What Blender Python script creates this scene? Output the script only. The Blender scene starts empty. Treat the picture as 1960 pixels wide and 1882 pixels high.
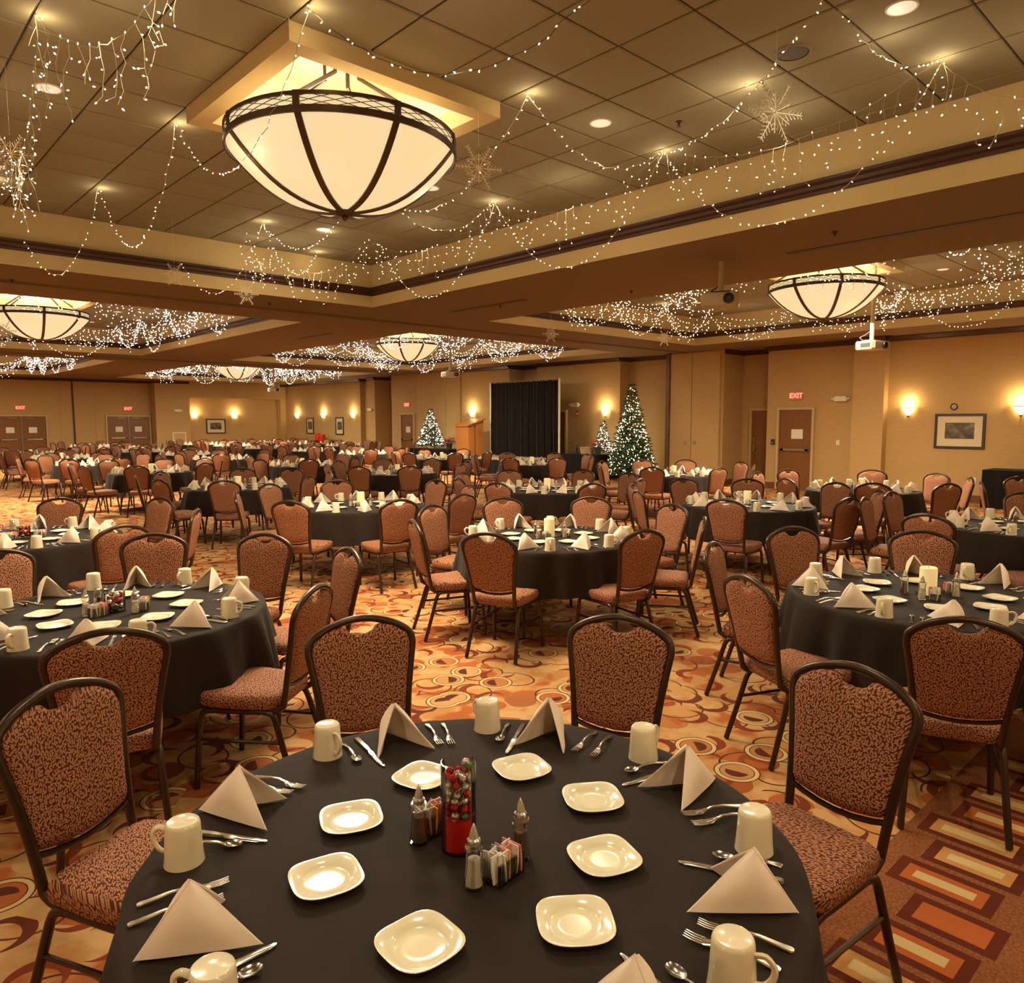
import bpy, math, random
from mathutils import Vector, Matrix
R2 = math.radians
PI = math.pi
sc = bpy.context.scene
COL = sc.collection

# ------------------------------------------------------------------ camera
CAM_H, YAW, PITCH, ROLL, FPX = 1.7764, R2(47.0961), R2(5.46954), R2(-0.1347), 1418.86
_fw = Vector((math.cos(YAW), math.sin(YAW), 0)); _rt = Vector((math.sin(YAW), -math.cos(YAW), 0)); _up = Vector((0, 0, 1))
_f2 = math.cos(PITCH)*_fw - math.sin(PITCH)*_up
_u2 = math.cos(PITCH)*_up + math.sin(PITCH)*_fw
_r3 = math.cos(ROLL)*_rt + math.sin(ROLL)*_u2
_u3 = math.cos(ROLL)*_u2 - math.sin(ROLL)*_rt
cam_data = bpy.data.cameras.new('camera'); cam = bpy.data.objects.new('camera', cam_data); COL.objects.link(cam)
cam.matrix_world = Matrix(((_r3.x, _u3.x, -_f2.x, 0), (_r3.y, _u3.y, -_f2.y, 0), (_r3.z, _u3.z, -_f2.z, CAM_H), (0, 0, 0, 1)))
cam_data.sensor_fit = 'HORIZONTAL'; cam_data.sensor_width = 36.0; cam_data.lens = 36.0*FPX/1960
cam_data.clip_start = 0.05; cam_data.clip_end = 200
sc.camera = cam

def in_view(p, margin=0.12):
    d = Vector(p) - Vector((0, 0, CAM_H)); z = d.dot(_f2)
    if z < 0.3: return False
    u = 980 + FPX*d.dot(_r3)/z; v = 941 - FPX*d.dot(_u3)/z
    return -1960*margin < u < 1960*(1+margin) and -1882*margin < v < 1882*(1+margin)

# ------------------------------------------------------------------ world, exposure
w = bpy.data.worlds.new('world'); sc.world = w; w.use_nodes = True
w.node_tree.nodes['Background'].inputs[0].default_value = (0.02, 0.015, 0.01, 1)
w.node_tree.nodes['Background'].inputs[1].default_value = 1.0
sc.view_settings.view_transform = 'Standard'; sc.view_settings.look = 'None'
sc.view_settings.exposure = 0.7; sc.view_settings.gamma = 1.0; sc.view_settings.use_curve_mapping = False
sc.cycles.use_denoising = True
sc.cycles.max_bounces = 5; sc.cycles.diffuse_bounces = 3; sc.cycles.glossy_bounces = 2
sc.cycles.use_adaptive_sampling = True; sc.cycles.adaptive_threshold = 0.09; sc.cycles.adaptive_min_samples = 16
sc.cycles.transparent_max_bounces = 10; sc.cycles.transmission_bounces = 2
sc.cycles.sample_clamp_indirect = 3.0; sc.cycles.sample_clamp_direct = 0.0
sc.cycles.caustics_reflective = False; sc.cycles.caustics_refractive = False

WARM = (1.0, 0.85, 0.60)
# strengths of the lamps the room has
DOWNLIGHT_W, CHANDELIER_UP_W, CHANDELIER_W, CHANDELIER_GLOW, SCONCE_W, SCONCE_GLOW, TWINKLE_W, BULB_GLOW = 76.0, 26.0, 130.0, 0.50, 7.5, 3.5, 1.0, 7.0
Z_SOFFIT, Z_CEIL = 3.66, 4.35

# ------------------------------------------------------------------ node helper
def srgb(r, g, b):
    f = lambda c: (c/255.0/12.92) if c/255.0 <= 0.04045 else ((c/255.0+0.055)/1.055)**2.4
    return (f(r), f(g), f(b), 1.0)

class NT:
    def __init__(s, name):
        s.m = bpy.data.materials.new(name); s.m.use_nodes = True
        s.t = s.m.node_tree; s.b = s.t.nodes['Principled BSDF']; s.out = s.t.nodes['Material Output']
    def n(s, typ, **kw):
        nd = s.t.nodes.new(typ)
        for k, v in kw.items(): setattr(nd, k, v)
        return nd
    def link(s, a, b): s.t.links.new(a, b)
    def put(s, sock, v):
        if hasattr(v, 'is_linked') or isinstance(v, bpy.types.NodeSocket): s.link(v, sock)
        elif v is not None: sock.default_value = v
    def math(s, op, a, b=None, c=None):
        nd = s.n('ShaderNodeMath', operation=op)
        s.put(nd.inputs[0], a)
        if b is not None: s.put(nd.inputs[1], b)
        if c is not None: s.put(nd.inputs[2], c)
        return nd.outputs[0]
    def vm(s, op, a, b=None, scale=None):
        nd = s.n('ShaderNodeVectorMath', operation=op)
        s.put(nd.inputs[0], a)
        if b is not None: s.put(nd.inputs[1], b)
        if scale is not None: s.put(nd.inputs['Scale'], scale)
        return nd.outputs[1] if op in ('LENGTH', 'DOT_PRODUCT', 'DISTANCE') else nd.outputs[0]
    def mix(s, f, a, b):
        nd = s.n('ShaderNodeMix', data_type='RGBA')
        s.put(nd.inputs[0], f); s.put(nd.inputs[6], a); s.put(nd.inputs[7], b)
        return nd.outputs[2]
    def sep(s, v):
        nd = s.n('ShaderNodeSeparateXYZ'); s.put(nd.inputs[0], v); return nd.outputs
    def comb(s, x, y, z=0.0):
        nd = s.n('ShaderNodeCombineXYZ'); s.put(nd.inputs[0], x); s.put(nd.inputs[1], y); s.put(nd.inputs[2], z); return nd.outputs[0]
    def coord(s, which='Object'): return s.n('ShaderNodeTexCoord').outputs[which]
    def pos(s): return s.n('ShaderNodeNewGeometry').outputs['Position']
    def noise(s, v, scale, detail=3.0, rough=0.5):
        nd = s.n('ShaderNodeTexNoise'); s.put(nd.inputs['Vector'], v); nd.inputs['Scale'].default_value = scale
        nd.inputs['Detail'].default_value = detail; nd.inputs['Roughness'].default_value = rough
        return nd.outputs
    def ramp(s, f, stops):
        nd = s.n('ShaderNodeValToRGB'); s.put(nd.inputs[0], f); el = nd.color_ramp.elements
        while len(el) < len(stops): el.new(0.5)
        for e, (p, c) in zip(el, stops): e.position = p; e.color = c
        return nd.outputs[0]
    def bump(s, h, strength=0.2, dist=0.01):
        nd = s.n('ShaderNodeBump'); s.put(nd.inputs['Height'], h); nd.inputs['Strength'].default_value = strength; nd.inputs['Distance'].default_value = dist
        s.link(nd.outputs[0], s.b.inputs['Normal'])
    def base(s, c, rough=0.5, metal=0.0, spec=0.5):
        s.put(s.b.inputs['Base Color'], c); s.put(s.b.inputs['Roughness'], rough); s.put(s.b.inputs['Metallic'], metal)
        s.b.inputs['Specular IOR Level'].default_value = spec
        return s

M = {}
def simple(key, rgb, rough=0.5, metal=0.0, spec=0.5, var=0.0, vscale=8.0, bump=0.0, bscale=60.0):
    t = NT(key); c = srgb(*rgb)
    if var:
        f = t.noise(t.coord(), vscale)[0]
        c2 = tuple(max(0.0, x*(1-var)) for x in c[:3]) + (1,); c1 = tuple(min(1.0, x*(1+var)) for x in c[:3]) + (1,)
        t.base(t.mix(f, c2, c1), rough, metal, spec)
    else: t.base(c, rough, metal, spec)
    if bump: t.bump(t.noise(t.coord(), bscale, 4)[0], bump, 0.004)
    M[key] = t.m
    return t
def emit(key, rgb, strength, sample=True):
    t = NT(key); t.base((0.9, 0.85, 0.75, 1), 0.4)
    t.b.inputs['Emission Color'].default_value = rgb if len(rgb) == 4 else tuple(rgb)+(1,)
    t.b.inputs['Emission Strength'].default_value = strength
    if not sample: t.m.cycles.emission_sampling = 'NONE'
    M[key] = t.m
    return t

# ------------------------------------------------------------------ mesh helper
class MB:
    def __init__(s): s.v = []; s.f = []; s.mi = []
    def add(s, vs, fs, mi=0):
        o = len(s.v); s.v += [tuple(p) for p in vs]
        for f in fs: s.f.append(tuple(i+o for i in f)); s.mi.append(mi)
        return s
    def box(s, c, d, rz=0.0, mi=0, taper=0.0):
        x, y, z = d[0]/2, d[1]/2, d[2]/2; ca, sa = math.cos(rz), math.sin(rz); vs = []
        for k in (-1, 1):
            q = 1-taper if k > 0 else 1
            for i, j in ((-1, -1), (1, -1), (1, 1), (-1, 1)):
                a, b = i*x*q, j*y*q; vs.append((c[0]+a*ca-b*sa, c[1]+a*sa+b*ca, c[2]+k*z))
        return s.add(vs, [(3, 2, 1, 0), (4, 5, 6, 7), (0, 1, 5, 4), (1, 2, 6, 5), (2, 3, 7, 6), (3, 0, 4, 7)], mi)
    def bbox(s, a, b, mi=0):
        return s.box([(p+q)/2 for p, q in zip(a, b)], [abs(q-p) for p, q in zip(a, b)], 0, mi)
    def lathe(s, prof, n=24, c=(0, 0, 0), mi=0, a0=0.0, a1=2*PI, sx=1.0, sy=1.0, flip=False):
        full = abs(a1-a0-2*PI) < 1e-6; m = n if full else n+1; vs = []; rings = []
        for r, z in prof:
            if r < 1e-6 and full: rings.append([len(vs)]); vs.append((c[0], c[1], c[2]+z)); continue
            ring = []
            for i in range(m):
                a = a0+(a1-a0)*i/n; ring.append(len(vs)); vs.append((c[0]+r*math.cos(a)*sx, c[1]+r*math.sin(a)*sy, c[2]+z))
            rings.append(ring)
        fs = []
        for A, B in zip(rings, rings[1:]):
            k = n
            for i in range(k):
                j = (i+1) % m
                if len(A) == 1 and len(B) == 1: continue
                if len(A) == 1: fs.append((A[0], B[j], B[i]))
                elif len(B) == 1: fs.append((A[i], A[j], B[0]))
                else: fs.append((A[i], A[j], B[j], B[i]))
        if flip: fs = [tuple(reversed(f)) for f in fs]
        return s.add(vs, fs, mi)
    def tube(s, pts, r=0.01, n=8, closed=False, mi=0, flat=1.0):
        P = [Vector(p) for p in pts]; N = len(P); rr = r if isinstance(r, (list, tuple)) else [r]*N
        T = []
        for i in range(N):
            if closed: t = P[(i+1) % N]-P[i-1]
            else: t = P[min(i+1, N-1)]-P[max(i-1, 0)]
            T.append(t.normalized() if t.length > 1e-9 else Vector((0, 0, 1)))
        u = T[0].orthogonal().normalized(); vs = []; 
        for i in range(N):
            u = (u - T[i]*u.dot(T[i]))
            u = u.normalized() if u.length > 1e-6 else T[i].orthogonal().normalized()
            w_ = T[i].cross(u)
            for k in range(n):
                a = 2*PI*k/n; vs.append(P[i]+u*(rr[i]*math.cos(a))+w_*(rr[i]*flat*math.sin(a)))
        fs = []; L = N if closed else N-1
        for i in range(L):
            a, b = i*n, ((i+1) % N)*n
            for k in range(n):
                j = (k+1) % n; fs.append((a+k, a+j, b+j, b+k))
        if not closed: fs += [tuple(reversed(range(n))), tuple(range((N-1)*n, N*n))]
        return s.add(vs, fs, mi)
    def prism(s, outline, z0, z1, mi=0, frame=None):
        """outline (a,b) extruded from z0 to z1; frame maps (a,b,c)->xyz"""
        fr = frame or (lambda a, b, c: (a, b, c)); n = len(outline)
        vs = [fr(a, b, z0) for a, b in outline]+[fr(a, b, z1) for a, b in outline]
        fs = [tuple(reversed(range(n))), tuple(range(n, 2*n))]+[(i, (i+1) % n, (i+1) % n+n, i+n) for i in range(n)]
        return s.add(vs, fs, mi)
    def loops(s, rings, cap0=True, cap1=True, mi=0):
        n = len(rings[0]); vs = [p for r in rings for p in r]; fs = []
        for k in range(len(rings)-1):
            for i in range(n):
                j = (i+1) % n; fs.append((k*n+i, k*n+j, (k+1)*n+j, (k+1)*n+i))
        if cap0: fs.append(tuple(reversed(range(n))))
        if cap1: fs.append(tuple(range((len(rings)-1)*n, len(rings)*n)))
        return s.add(vs, fs, mi)
    def join(s, o, mat=None):
        vs = o.v if mat is None else [tuple(mat @ Vector(p)) for p in o.v]
        off = len(s.v); s.v += vs
        for f, m in zip(o.f, o.mi): s.f.append(tuple(i+off for i in f)); s.mi.append(m)
        return s
    def mesh(s, name, mats, smooth=False, auto=None):
        me = bpy.data.meshes.new(name); me.from_pydata(s.v, [], s.f)
        for m in (mats if isinstance(mats, (list, tuple)) else [mats]): me.materials.append(M[m] if isinstance(m, str) else m)
        if any(s.mi): me.polygons.foreach_set('material_index', s.mi)
        if smooth:
            me.polygons.foreach_set('use_smooth', [True]*len(s.f))
            if auto: me.set_sharp_from_angle(angle=R2(auto))
        me.update(); return me

def link(name, me, parent=None, loc=None, rz=None):
    o = bpy.data.objects.new(name, me); COL.objects.link(o)
    if parent is not None: o.parent = parent
    if loc is not None: o.location = loc
    if rz is not None: o.rotation_euler = (0, 0, rz)
    return o
def build(name, mb, mats, parent=None, smooth=False, auto=40, loc=None, rz=None):
    return link(name, mb.mesh(name, mats, smooth, auto if smooth else None), parent, loc, rz)
def tag(o, label, cat, group=None, kind=None):
    if label: o['label'] = label
    if cat: o['category'] = cat
    if group: o['group'] = group
    if kind: o['kind'] = kind
    return o
def struct(o, label=None): 
    o['kind'] = 'structure'
    if label: o['label'] = label
    return o
def thing(name, label, cat, loc=(0, 0, 0), rz=0.0, group=None):
    return tag(link(name, None, None, loc, rz), label, cat, group)
def copy_tree(o, parent=None):
    c = o.copy(); COL.objects.link(c); c.parent = parent
    for ch in list(o.children): copy_tree(ch, c)
    return c
def catmull(P, k=4, closed=False):
    P = [Vector(p) for p in P]; out = []; n = len(P); L = n if closed else n-1
    for i in range(L):
        if closed: a, b, c, d = P[i-1], P[i], P[(i+1) % n], P[(i+2) % n]
        else: a, b, c, d = P[max(i-1, 0)], P[i], P[i+1], P[min(i+2, n-1)]
        for j in range(k):
            t = j/k; out.append(0.5*((2*b)+(c-a)*t+(2*a-5*b+4*c-d)*t*t+(3*b-a-3*c+d)*t**3))
    if not closed: out.append(P[-1])
    return out
def point_light(name, loc, watt, color=WARM, radius=0.05, parent=None):
    l = bpy.data.lights.new(name, 'POINT'); l.energy = watt; l.color = color; l.shadow_soft_size = radius
    o = bpy.data.objects.new(name, l); COL.objects.link(o); o.location = loc
    if parent is not None: o.parent = parent
    return o
ORD = ['first', 'second', 'third', 'fourth', 'fifth', 'sixth', 'seventh', 'eighth', 'ninth', 'tenth', 'eleventh', 'twelfth', 'thirteenth', 'fourteenth']
# ------------------------------------------------------------------ materials
def voro(t, p2, scale, off, rnd=0.85):
    """cells of a 2D Voronoi: local vector from the cell centre turned by a random angle, and the cell's random colour"""
    p = t.vm('ADD', t.vm('SCALE', p2, scale=scale), off)
    nd = t.n('ShaderNodeTexVoronoi', voronoi_dimensions='2D'); t.put(nd.inputs['Vector'], p); nd.inputs['Scale'].default_value = 1.0
    nd.inputs['Randomness'].default_value = rnd
    rc = t.sep(nd.outputs['Color']); d = t.sep(t.vm('SUBTRACT', p, nd.outputs['Position']))
    ang = t.math('MULTIPLY', rc[0], 6.283); ca = t.math('COSINE', ang); sa = t.math('SINE', ang)
    lx = t.math('ADD', t.math('MULTIPLY', d[0], ca), t.math('MULTIPLY', d[1], sa))
    ly = t.math('SUBTRACT', t.math('MULTIPLY', d[1], ca), t.math('MULTIPLY', d[0], sa))
    return lx, ly, rc
def lt(t, a, b): return t.math('LESS_THAN', a, b)
def gt(t, a, b): return t.math('GREATER_THAN', a, b)
def mul(t, a, b): return t.math('MULTIPLY', a, b)
def hyp(t, x, y): return t.math('SQRT', t.math('ADD', t.math('MULTIPLY', x, x), t.math('MULTIPLY', y, y)))

def carpet():
    t = NT('carpet'); P = t.pos(); s = t.sep(P); p2 = t.comb(s[0], s[1])
    tan, gold, orange = srgb(206, 162, 108), srgb(196, 138, 80), srgb(180, 100, 52)
    rust, brown, cream = srgb(140, 62, 36), srgb(96, 50, 34), srgb(218, 186, 130)
    n1 = t.noise(P, 5.5, 3, 0.6)[0]; n2 = t.noise(P, 3.4, 2)[0]
    c = t.mix(t.ramp(n1, [(0.42, (0, 0, 0, 1)), (0.58, (1, 1, 1, 1))]), tan, gold)
    c = t.mix(t.ramp(n2, [(0.53, (0, 0, 0, 1)), (0.60, (1, 1, 1, 1))]), c, orange)
    # broad discs
    lx, ly, rc = voro(t, p2, 3.5, (0.3, 0.7, 0)); r = hyp(t, lx, ly)
    disc = t.ramp(rc[1], [(0.0, orange), (0.28, rust), (0.45, gold), (0.7, tan)]); 
    c = t.mix(mul(t, lt(t, r, 0.36), gt(t, rc[2], 0.3)), c, disc)
    half = mul(t, mul(t, lt(t, r, 0.25), gt(t, lx, 0.02)), gt(t, rc[2], 0.45)); c = t.mix(half, c, orange)
    # thin outlines
    lx, ly, rc = voro(t, p2, 3.0, (5.3, 2.7, 0)); r = hyp(t, lx, t.math('MULTIPLY', ly, 0.8))
    c = t.mix(mul(t, mul(t, lt(t, r, 0.37), gt(t, r, 0.34)), gt(t, rc[1], 0.25)), c, brown)
    # crescents
    lx, ly, rc = voro(t, p2, 3.8, (9.1, 4.4, 0)); r = hyp(t, lx, ly); r2 = hyp(t, t.math('SUBTRACT', lx, 0.13), ly)
    cres = mul(t, mul(t, lt(t, r, 0.38), gt(t, r2, 0.32)), gt(t, rc[1], 0.25)); c = t.mix(cres, c, t.mix(rc[2], rust, brown))
    # rings
    lx, ly, rc = voro(t, p2, 2.9, (13.7, 8.2, 0)); r = hyp(t, lx, ly); on = gt(t, rc[1], 0.52)
    c = t.mix(mul(t, lt(t, r, 0.335), on), c, brown)
    c = t.mix(mul(t, lt(t, r, 0.315), on), c, cream)
    c = t.mix(mul(t, lt(t, r, 0.255), on), c, brown)
    c = t.mix(mul(t, lt(t, r, 0.24), on), c, t.mix(rc[2], tan, orange))
    c = t.mix(mul(t, mul(t, lt(t, r, 0.17), gt(t, ly, 0.0)), on), c, brown)
    # border of nested rectangles by the room's edge, plain mottled strip outside it
    u = t.math('DIVIDE', s[0], 0.225); cell = t.math('FLOOR', u); uu = t.math('ABSOLUTE', t.math('SUBTRACT', t.math('SUBTRACT', u, cell), 0.5))
    wn = t.n('ShaderNodeTexWhiteNoise', noise_dimensions='1D'); t.put(wn.inputs['W'], cell); rnd = t.sep(wn.outputs['Color'])
    v0 = t.math('ADD', 0.80, t.math('MULTIPLY', t.math('SUBTRACT', rnd[0], 0.5), 0.14))
    vv = t.math('ABSOLUTE', t.math('SUBTRACT', s[1], v0)); ln = t.math('ADD', 0.145, t.math('MULTIPLY', rnd[1], 0.06))
    mott = t.noise(P, 90, 2, 0.7)[0]
    plain = t.mix(t.ramp(mott, [(0.4, (0, 0, 0, 1)), (0.6, (1, 1, 1, 1))]), srgb(112, 54, 30), srgb(142, 78, 44))
    b = t.mix(t.ramp(mott, [(0.4, (0, 0, 0, 1)), (0.6, (1, 1, 1, 1))]), srgb(126, 72, 42), srgb(152, 96, 58))
    b = t.mix(mul(t, lt(t, uu, 0.43), lt(t, vv, ln)), b, srgb(96, 42, 26))
    b = t.mix(mul(t, lt(t, uu, 0.27), lt(t, vv, t.math('SUBTRACT', ln, 0.04))), b, t.mix(gt(t, rnd[2], 0.5), srgb(182, 96, 48), srgb(198, 142, 82)))
    b = t.mix(mul(t, mul(t, lt(t, uu, 0.12), lt(t, vv, t.math('SUBTRACT', ln, 0.075))), gt(t, rnd[0], 0.3)), b, srgb(212, 182, 126))
    c = t.mix(lt(t, s[1], 1.10), c, b); c = t.mix(lt(t, s[1], 0.50), c, plain)
    pile = t.noise(P, 260, 2, 0.8)[0]; c = t.mix(t.math('MULTIPLY', pile, 0.28), c, srgb(70, 38, 22))
    t.base(c, 0.95, 0, 0.1); t.bump(pile, 0.4, 0.006); M['carpet'] = t.m
carpet()

def fabric(key, dark, light, leaf=True):
    t = NT(key); P = t.coord('Object'); s = t.sep(P)
    p2 = t.comb(t.math('ADD', s[1], t.math('MULTIPLY', s[0], 0.73)), t.math('ADD', s[2], t.math('MULTIPLY', s[0], 0.68)))
    lx, ly, rc = voro(t, p2, 135.0, (0.2, 0.6, 0), 0.9)
    e = t.math('ADD', t.math('POWER', t.math('DIVIDE', lx, 0.72), 2.0), t.math('POWER', t.math('DIVIDE', ly, 0.345), 2.0))
    m = t.ramp(e, [(0.62, (1, 1, 1, 1)), (1.0, (0, 0, 0, 1))])
    c = t.mix(m, srgb(*dark), srgb(*light)); fine = t.noise(P, 420, 2)[0]
    c = t.mix(t.math('MULTIPLY', fine, 0.25), c, srgb(60, 28, 20))
    t.base(c, 0.78, 0, 0.25); t.b.inputs['Sheen Weight'].default_value = 0.0
    t.bump(m, 0.25, 0.002); M[key] = t.m
fabric('fabric', (88, 41, 23), (192, 132, 94))

def wood(key, a, b, scale=3.0, rough=0.4):
    t = NT(key); P = t.coord('Object'); s = t.sep(P)
    q = t.comb(t.math('MULTIPLY', s[0], 9.0), t.math('MULTIPLY', s[1], 9.0), t.math('MULTIPLY', s[2], 0.7))
    n = t.noise(q, scale, 5, 0.6); g = t.math('FRACT', t.math('MULTIPLY', n[0], 6.0))
    f = t.math('ADD', t.math('MULTIPLY', g, 0.4), t.math('MULTIPLY', n[0], 0.6))
    t.base(t.mix(f, srgb(*a), srgb(*b)), rough, 0, 0.4); M[key] = t.m
wood('door_wood', (100, 60, 22), (148, 96, 44)); wood('podium_wood', (146, 90, 42), (190, 124, 64)); wood('trim_wood', (54, 27, 14), (78, 42, 22), 2.0, 0.45)
wood('base_wood', (96, 56, 30), (128, 80, 44))

def wallpaper(key, a, b):
    t = NT(key); P = t.pos(); s = t.sep(P)
    q = t.comb(t.math('MULTIPLY', s[0], 3.0), t.math('MULTIPLY', s[1], 3.0), t.math('MULTIPLY', s[2], 26.0))
    n = t.noise(q, 1.6, 4, 0.6)[0]
    t.base(t.mix(n, srgb(*a), srgb(*b)), 0.8, 0, 0.2); t.bump(n, 0.15, 0.003); M[key] = t.m
wallpaper('wall', (178, 142, 92), (198, 162, 108)); wallpaper('soffit', (134, 108, 78), (142, 116, 84)); wallpaper('coffer', (206, 180, 128), (214, 188, 136))
wallpaper('air_panel', (186, 150, 98), (204, 168, 114))
simple('tile', (148, 136, 106), 0.9, var=0.10, vscale=1.2, bump=0.25, bscale=140)
simple('tee', (78, 60, 40), 0.6)
simple('tray', (226, 212, 176), 0.8)
simple('bronze', (72, 52, 38), 0.30, 0.55, var=0.15, vscale=20)
simple('iron', (84, 64, 42), 0.45, 0.5)
simple('chrome', (216, 208, 196), 0.28, 0.85)
simple('steel', (196, 188, 174), 0.22, 1.0, var=0.08, vscale=40)
simple('grey_metal', (128, 116, 100), 0.45, 0.4)
simple('projector_plastic', (186, 164, 128), 0.5, var=0.05)
simple('dark_plastic', (34, 26, 20), 0.4)
simple('white_plastic', (226, 214, 190), 0.5)
simple('paper', (232, 222, 204), 0.8, var=0.03, vscale=40)
simple('mat_board', (214, 196, 160), 0.9)
def cloth(key, c1, c2, rough=0.85):
    t = NT(key); P = t.coord('Object'); n = t.noise(P, 3.0, 4, 0.6)[0]; f = t.noise(P, 30, 3)[0]; fine = t.noise(P, 600, 1)[0]
    t.base(t.mix(n, srgb(*c1), srgb(*c2)), rough, 0, 0.12); t.b.inputs['Sheen Weight'].default_value = 0.05
    wr = t.math('ADD', t.math('ADD', t.math('MULTIPLY', n, 1.6), t.math('MULTIPLY', f, 0.12)), t.math('MULTIPLY', fine, 0.03))
    t.bump(wr, 0.35, 0.012); M[key] = t.m
cloth('black_cloth', (36, 26, 19), (47, 35, 26), 0.75); cloth('napkin', (238, 216, 192), (246, 228, 206)); cloth('curtain', (24, 19, 16), (33, 26, 22)); cloth('drape', (20, 16, 14), (27, 22, 19))
def ceramic(key, c):
    t = NT(key); t.base(srgb(*c), 0.16, 0, 0.5); t.b.inputs['Coat Weight'].default_value = 0.4; t.b.inputs['Coat Roughness'].default_value = 0.08; M[key] = t.m
ceramic('china', (236, 226, 192)); ceramic('mug_glaze', (236, 222, 188))
simple('etched', (212, 194, 150), 0.4)
def glass(key, tint=(1, 0.98, 0.94), dens=0.12):
    t = NT(key); g = t.n('ShaderNodeBsdfGlossy'); g.inputs['Roughness'].default_value = 0.03; g.inputs['Color'].default_value = (1, 1, 1, 1)
    tr = t.n('ShaderNodeBsdfTransparent'); tr.inputs['Color'].default_value = tint+(1,)
    fr = t.n('ShaderNodeFresnel'); fr.inputs['IOR'].default_value = 1.22
    f = t.math('ADD', fr.outputs[0], dens); f = t.math('MINIMUM', f, 0.9)
    mx = t.n('ShaderNodeMixShader'); t.link(f, mx.inputs[0]); t.link(tr.outputs[0], mx.inputs[1]); t.link(g.outputs[0], mx.inputs[2]); t.link(mx.outputs[0], t.out.inputs[0]); M[key] = t.m
glass('glass', (1, 0.99, 0.97), 0.0); glass('cut_glass', (0.98, 0.97, 0.95), 0.16); glass('caddy_glass', (0.97, 0.96, 0.93), 0.26)
simple('salt', (236, 228, 208), 0.9); simple('pepper', (96, 72, 50), 0.9, var=0.5, vscale=300)
simple('packet_white', (234, 226, 208), 0.7); simple('packet_pink', (230, 128, 124), 0.7); simple('packet_yellow', (232, 196, 92), 0.7); simple('packet_blue', (150, 160, 168), 0.7)
simple('print_dark', (44, 34, 32), 0.8)
simple('red_fill', (206, 34, 18), 0.35)
simple('bauble_red', (176, 30, 22), 0.18, 0.55); simple('bauble_silver', (206, 200, 196), 0.15, 0.85); simple('bauble_green', (84, 112, 62), 0.2, 0.6)
def candle():
    t = NT('candle_wax'); t.base(srgb(240, 226, 176), 0.5); t.b.inputs['Emission Color'].default_value = srgb(255, 224, 150); t.b.inputs['Emission Strength'].default_value = 0.22; M['candle_wax'] = t.m
candle()
# lamp glass: alabaster with faint clouding
def alabaster(key, strength):
    t = NT(key); P = t.coord('Object'); n = t.noise(P, 1.6, 4, 0.6)[0]; t.base(srgb(170, 150, 116), 0.45)
    t.put(t.b.inputs['Emission Color'], t.mix(n, srgb(255, 222, 158), srgb(255, 234, 186))); t.b.inputs['Emission Strength'].default_value = strength; M[key] = t.m
alabaster('alabaster', CHANDELIER_GLOW)
emit('sconce_glass', srgb(255, 226, 150), SCONCE_GLOW)
emit('can_lens', srgb(255, 240, 214), 0.28, False)
emit('bulb', srgb(255, 232, 190), BULB_GLOW, False); emit('bulb_cool', srgb(250, 246, 236), BULB_GLOW, False)
emit('exit_red', srgb(255, 80, 70), 1.6, False); simple('exit_face', (214, 130, 108), 0.5)
t_ = NT('cord'); t_.base(srgb(176, 160, 126), 0.6); M['cord'] = t_.m
simple('cord_dark', (70, 58, 40), 0.6)
simple('glitter', (244, 234, 208), 0.35, 0.0)
simple('needle', (74, 92, 58), 0.7, var=0.3, vscale=6); simple('bark', (70, 48, 32), 0.9)
simple('poinsettia', (170, 22, 24), 0.5); simple('leaf', (52, 74, 40), 0.5); simple('pot', (60, 52, 46), 0.5); simple('wicker', (168, 142, 104), 0.8, var=0.2, vscale=60)
simple('stage_top', (150, 132, 106), 0.7, var=0.08)
simple('fire_red', (170, 52, 36), 0.5); simple('frame_black', (40, 28, 20), 0.45)
simple('door_frame', (196, 166, 116), 0.5)
def photo_print(key):
    t = NT(key); n = t.noise(t.coord('Object'), 5.5, 5, 0.65)[0]
    t.base(t.ramp(n, [(0.35, srgb(46, 38, 26)), (0.55, srgb(92, 78, 54)), (0.75, srgb(156, 136, 100))]), 0.5); M[key] = t.m
photo_print('photo_print')
simple('red_canister', (190, 44, 26), 0.4)
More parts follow.
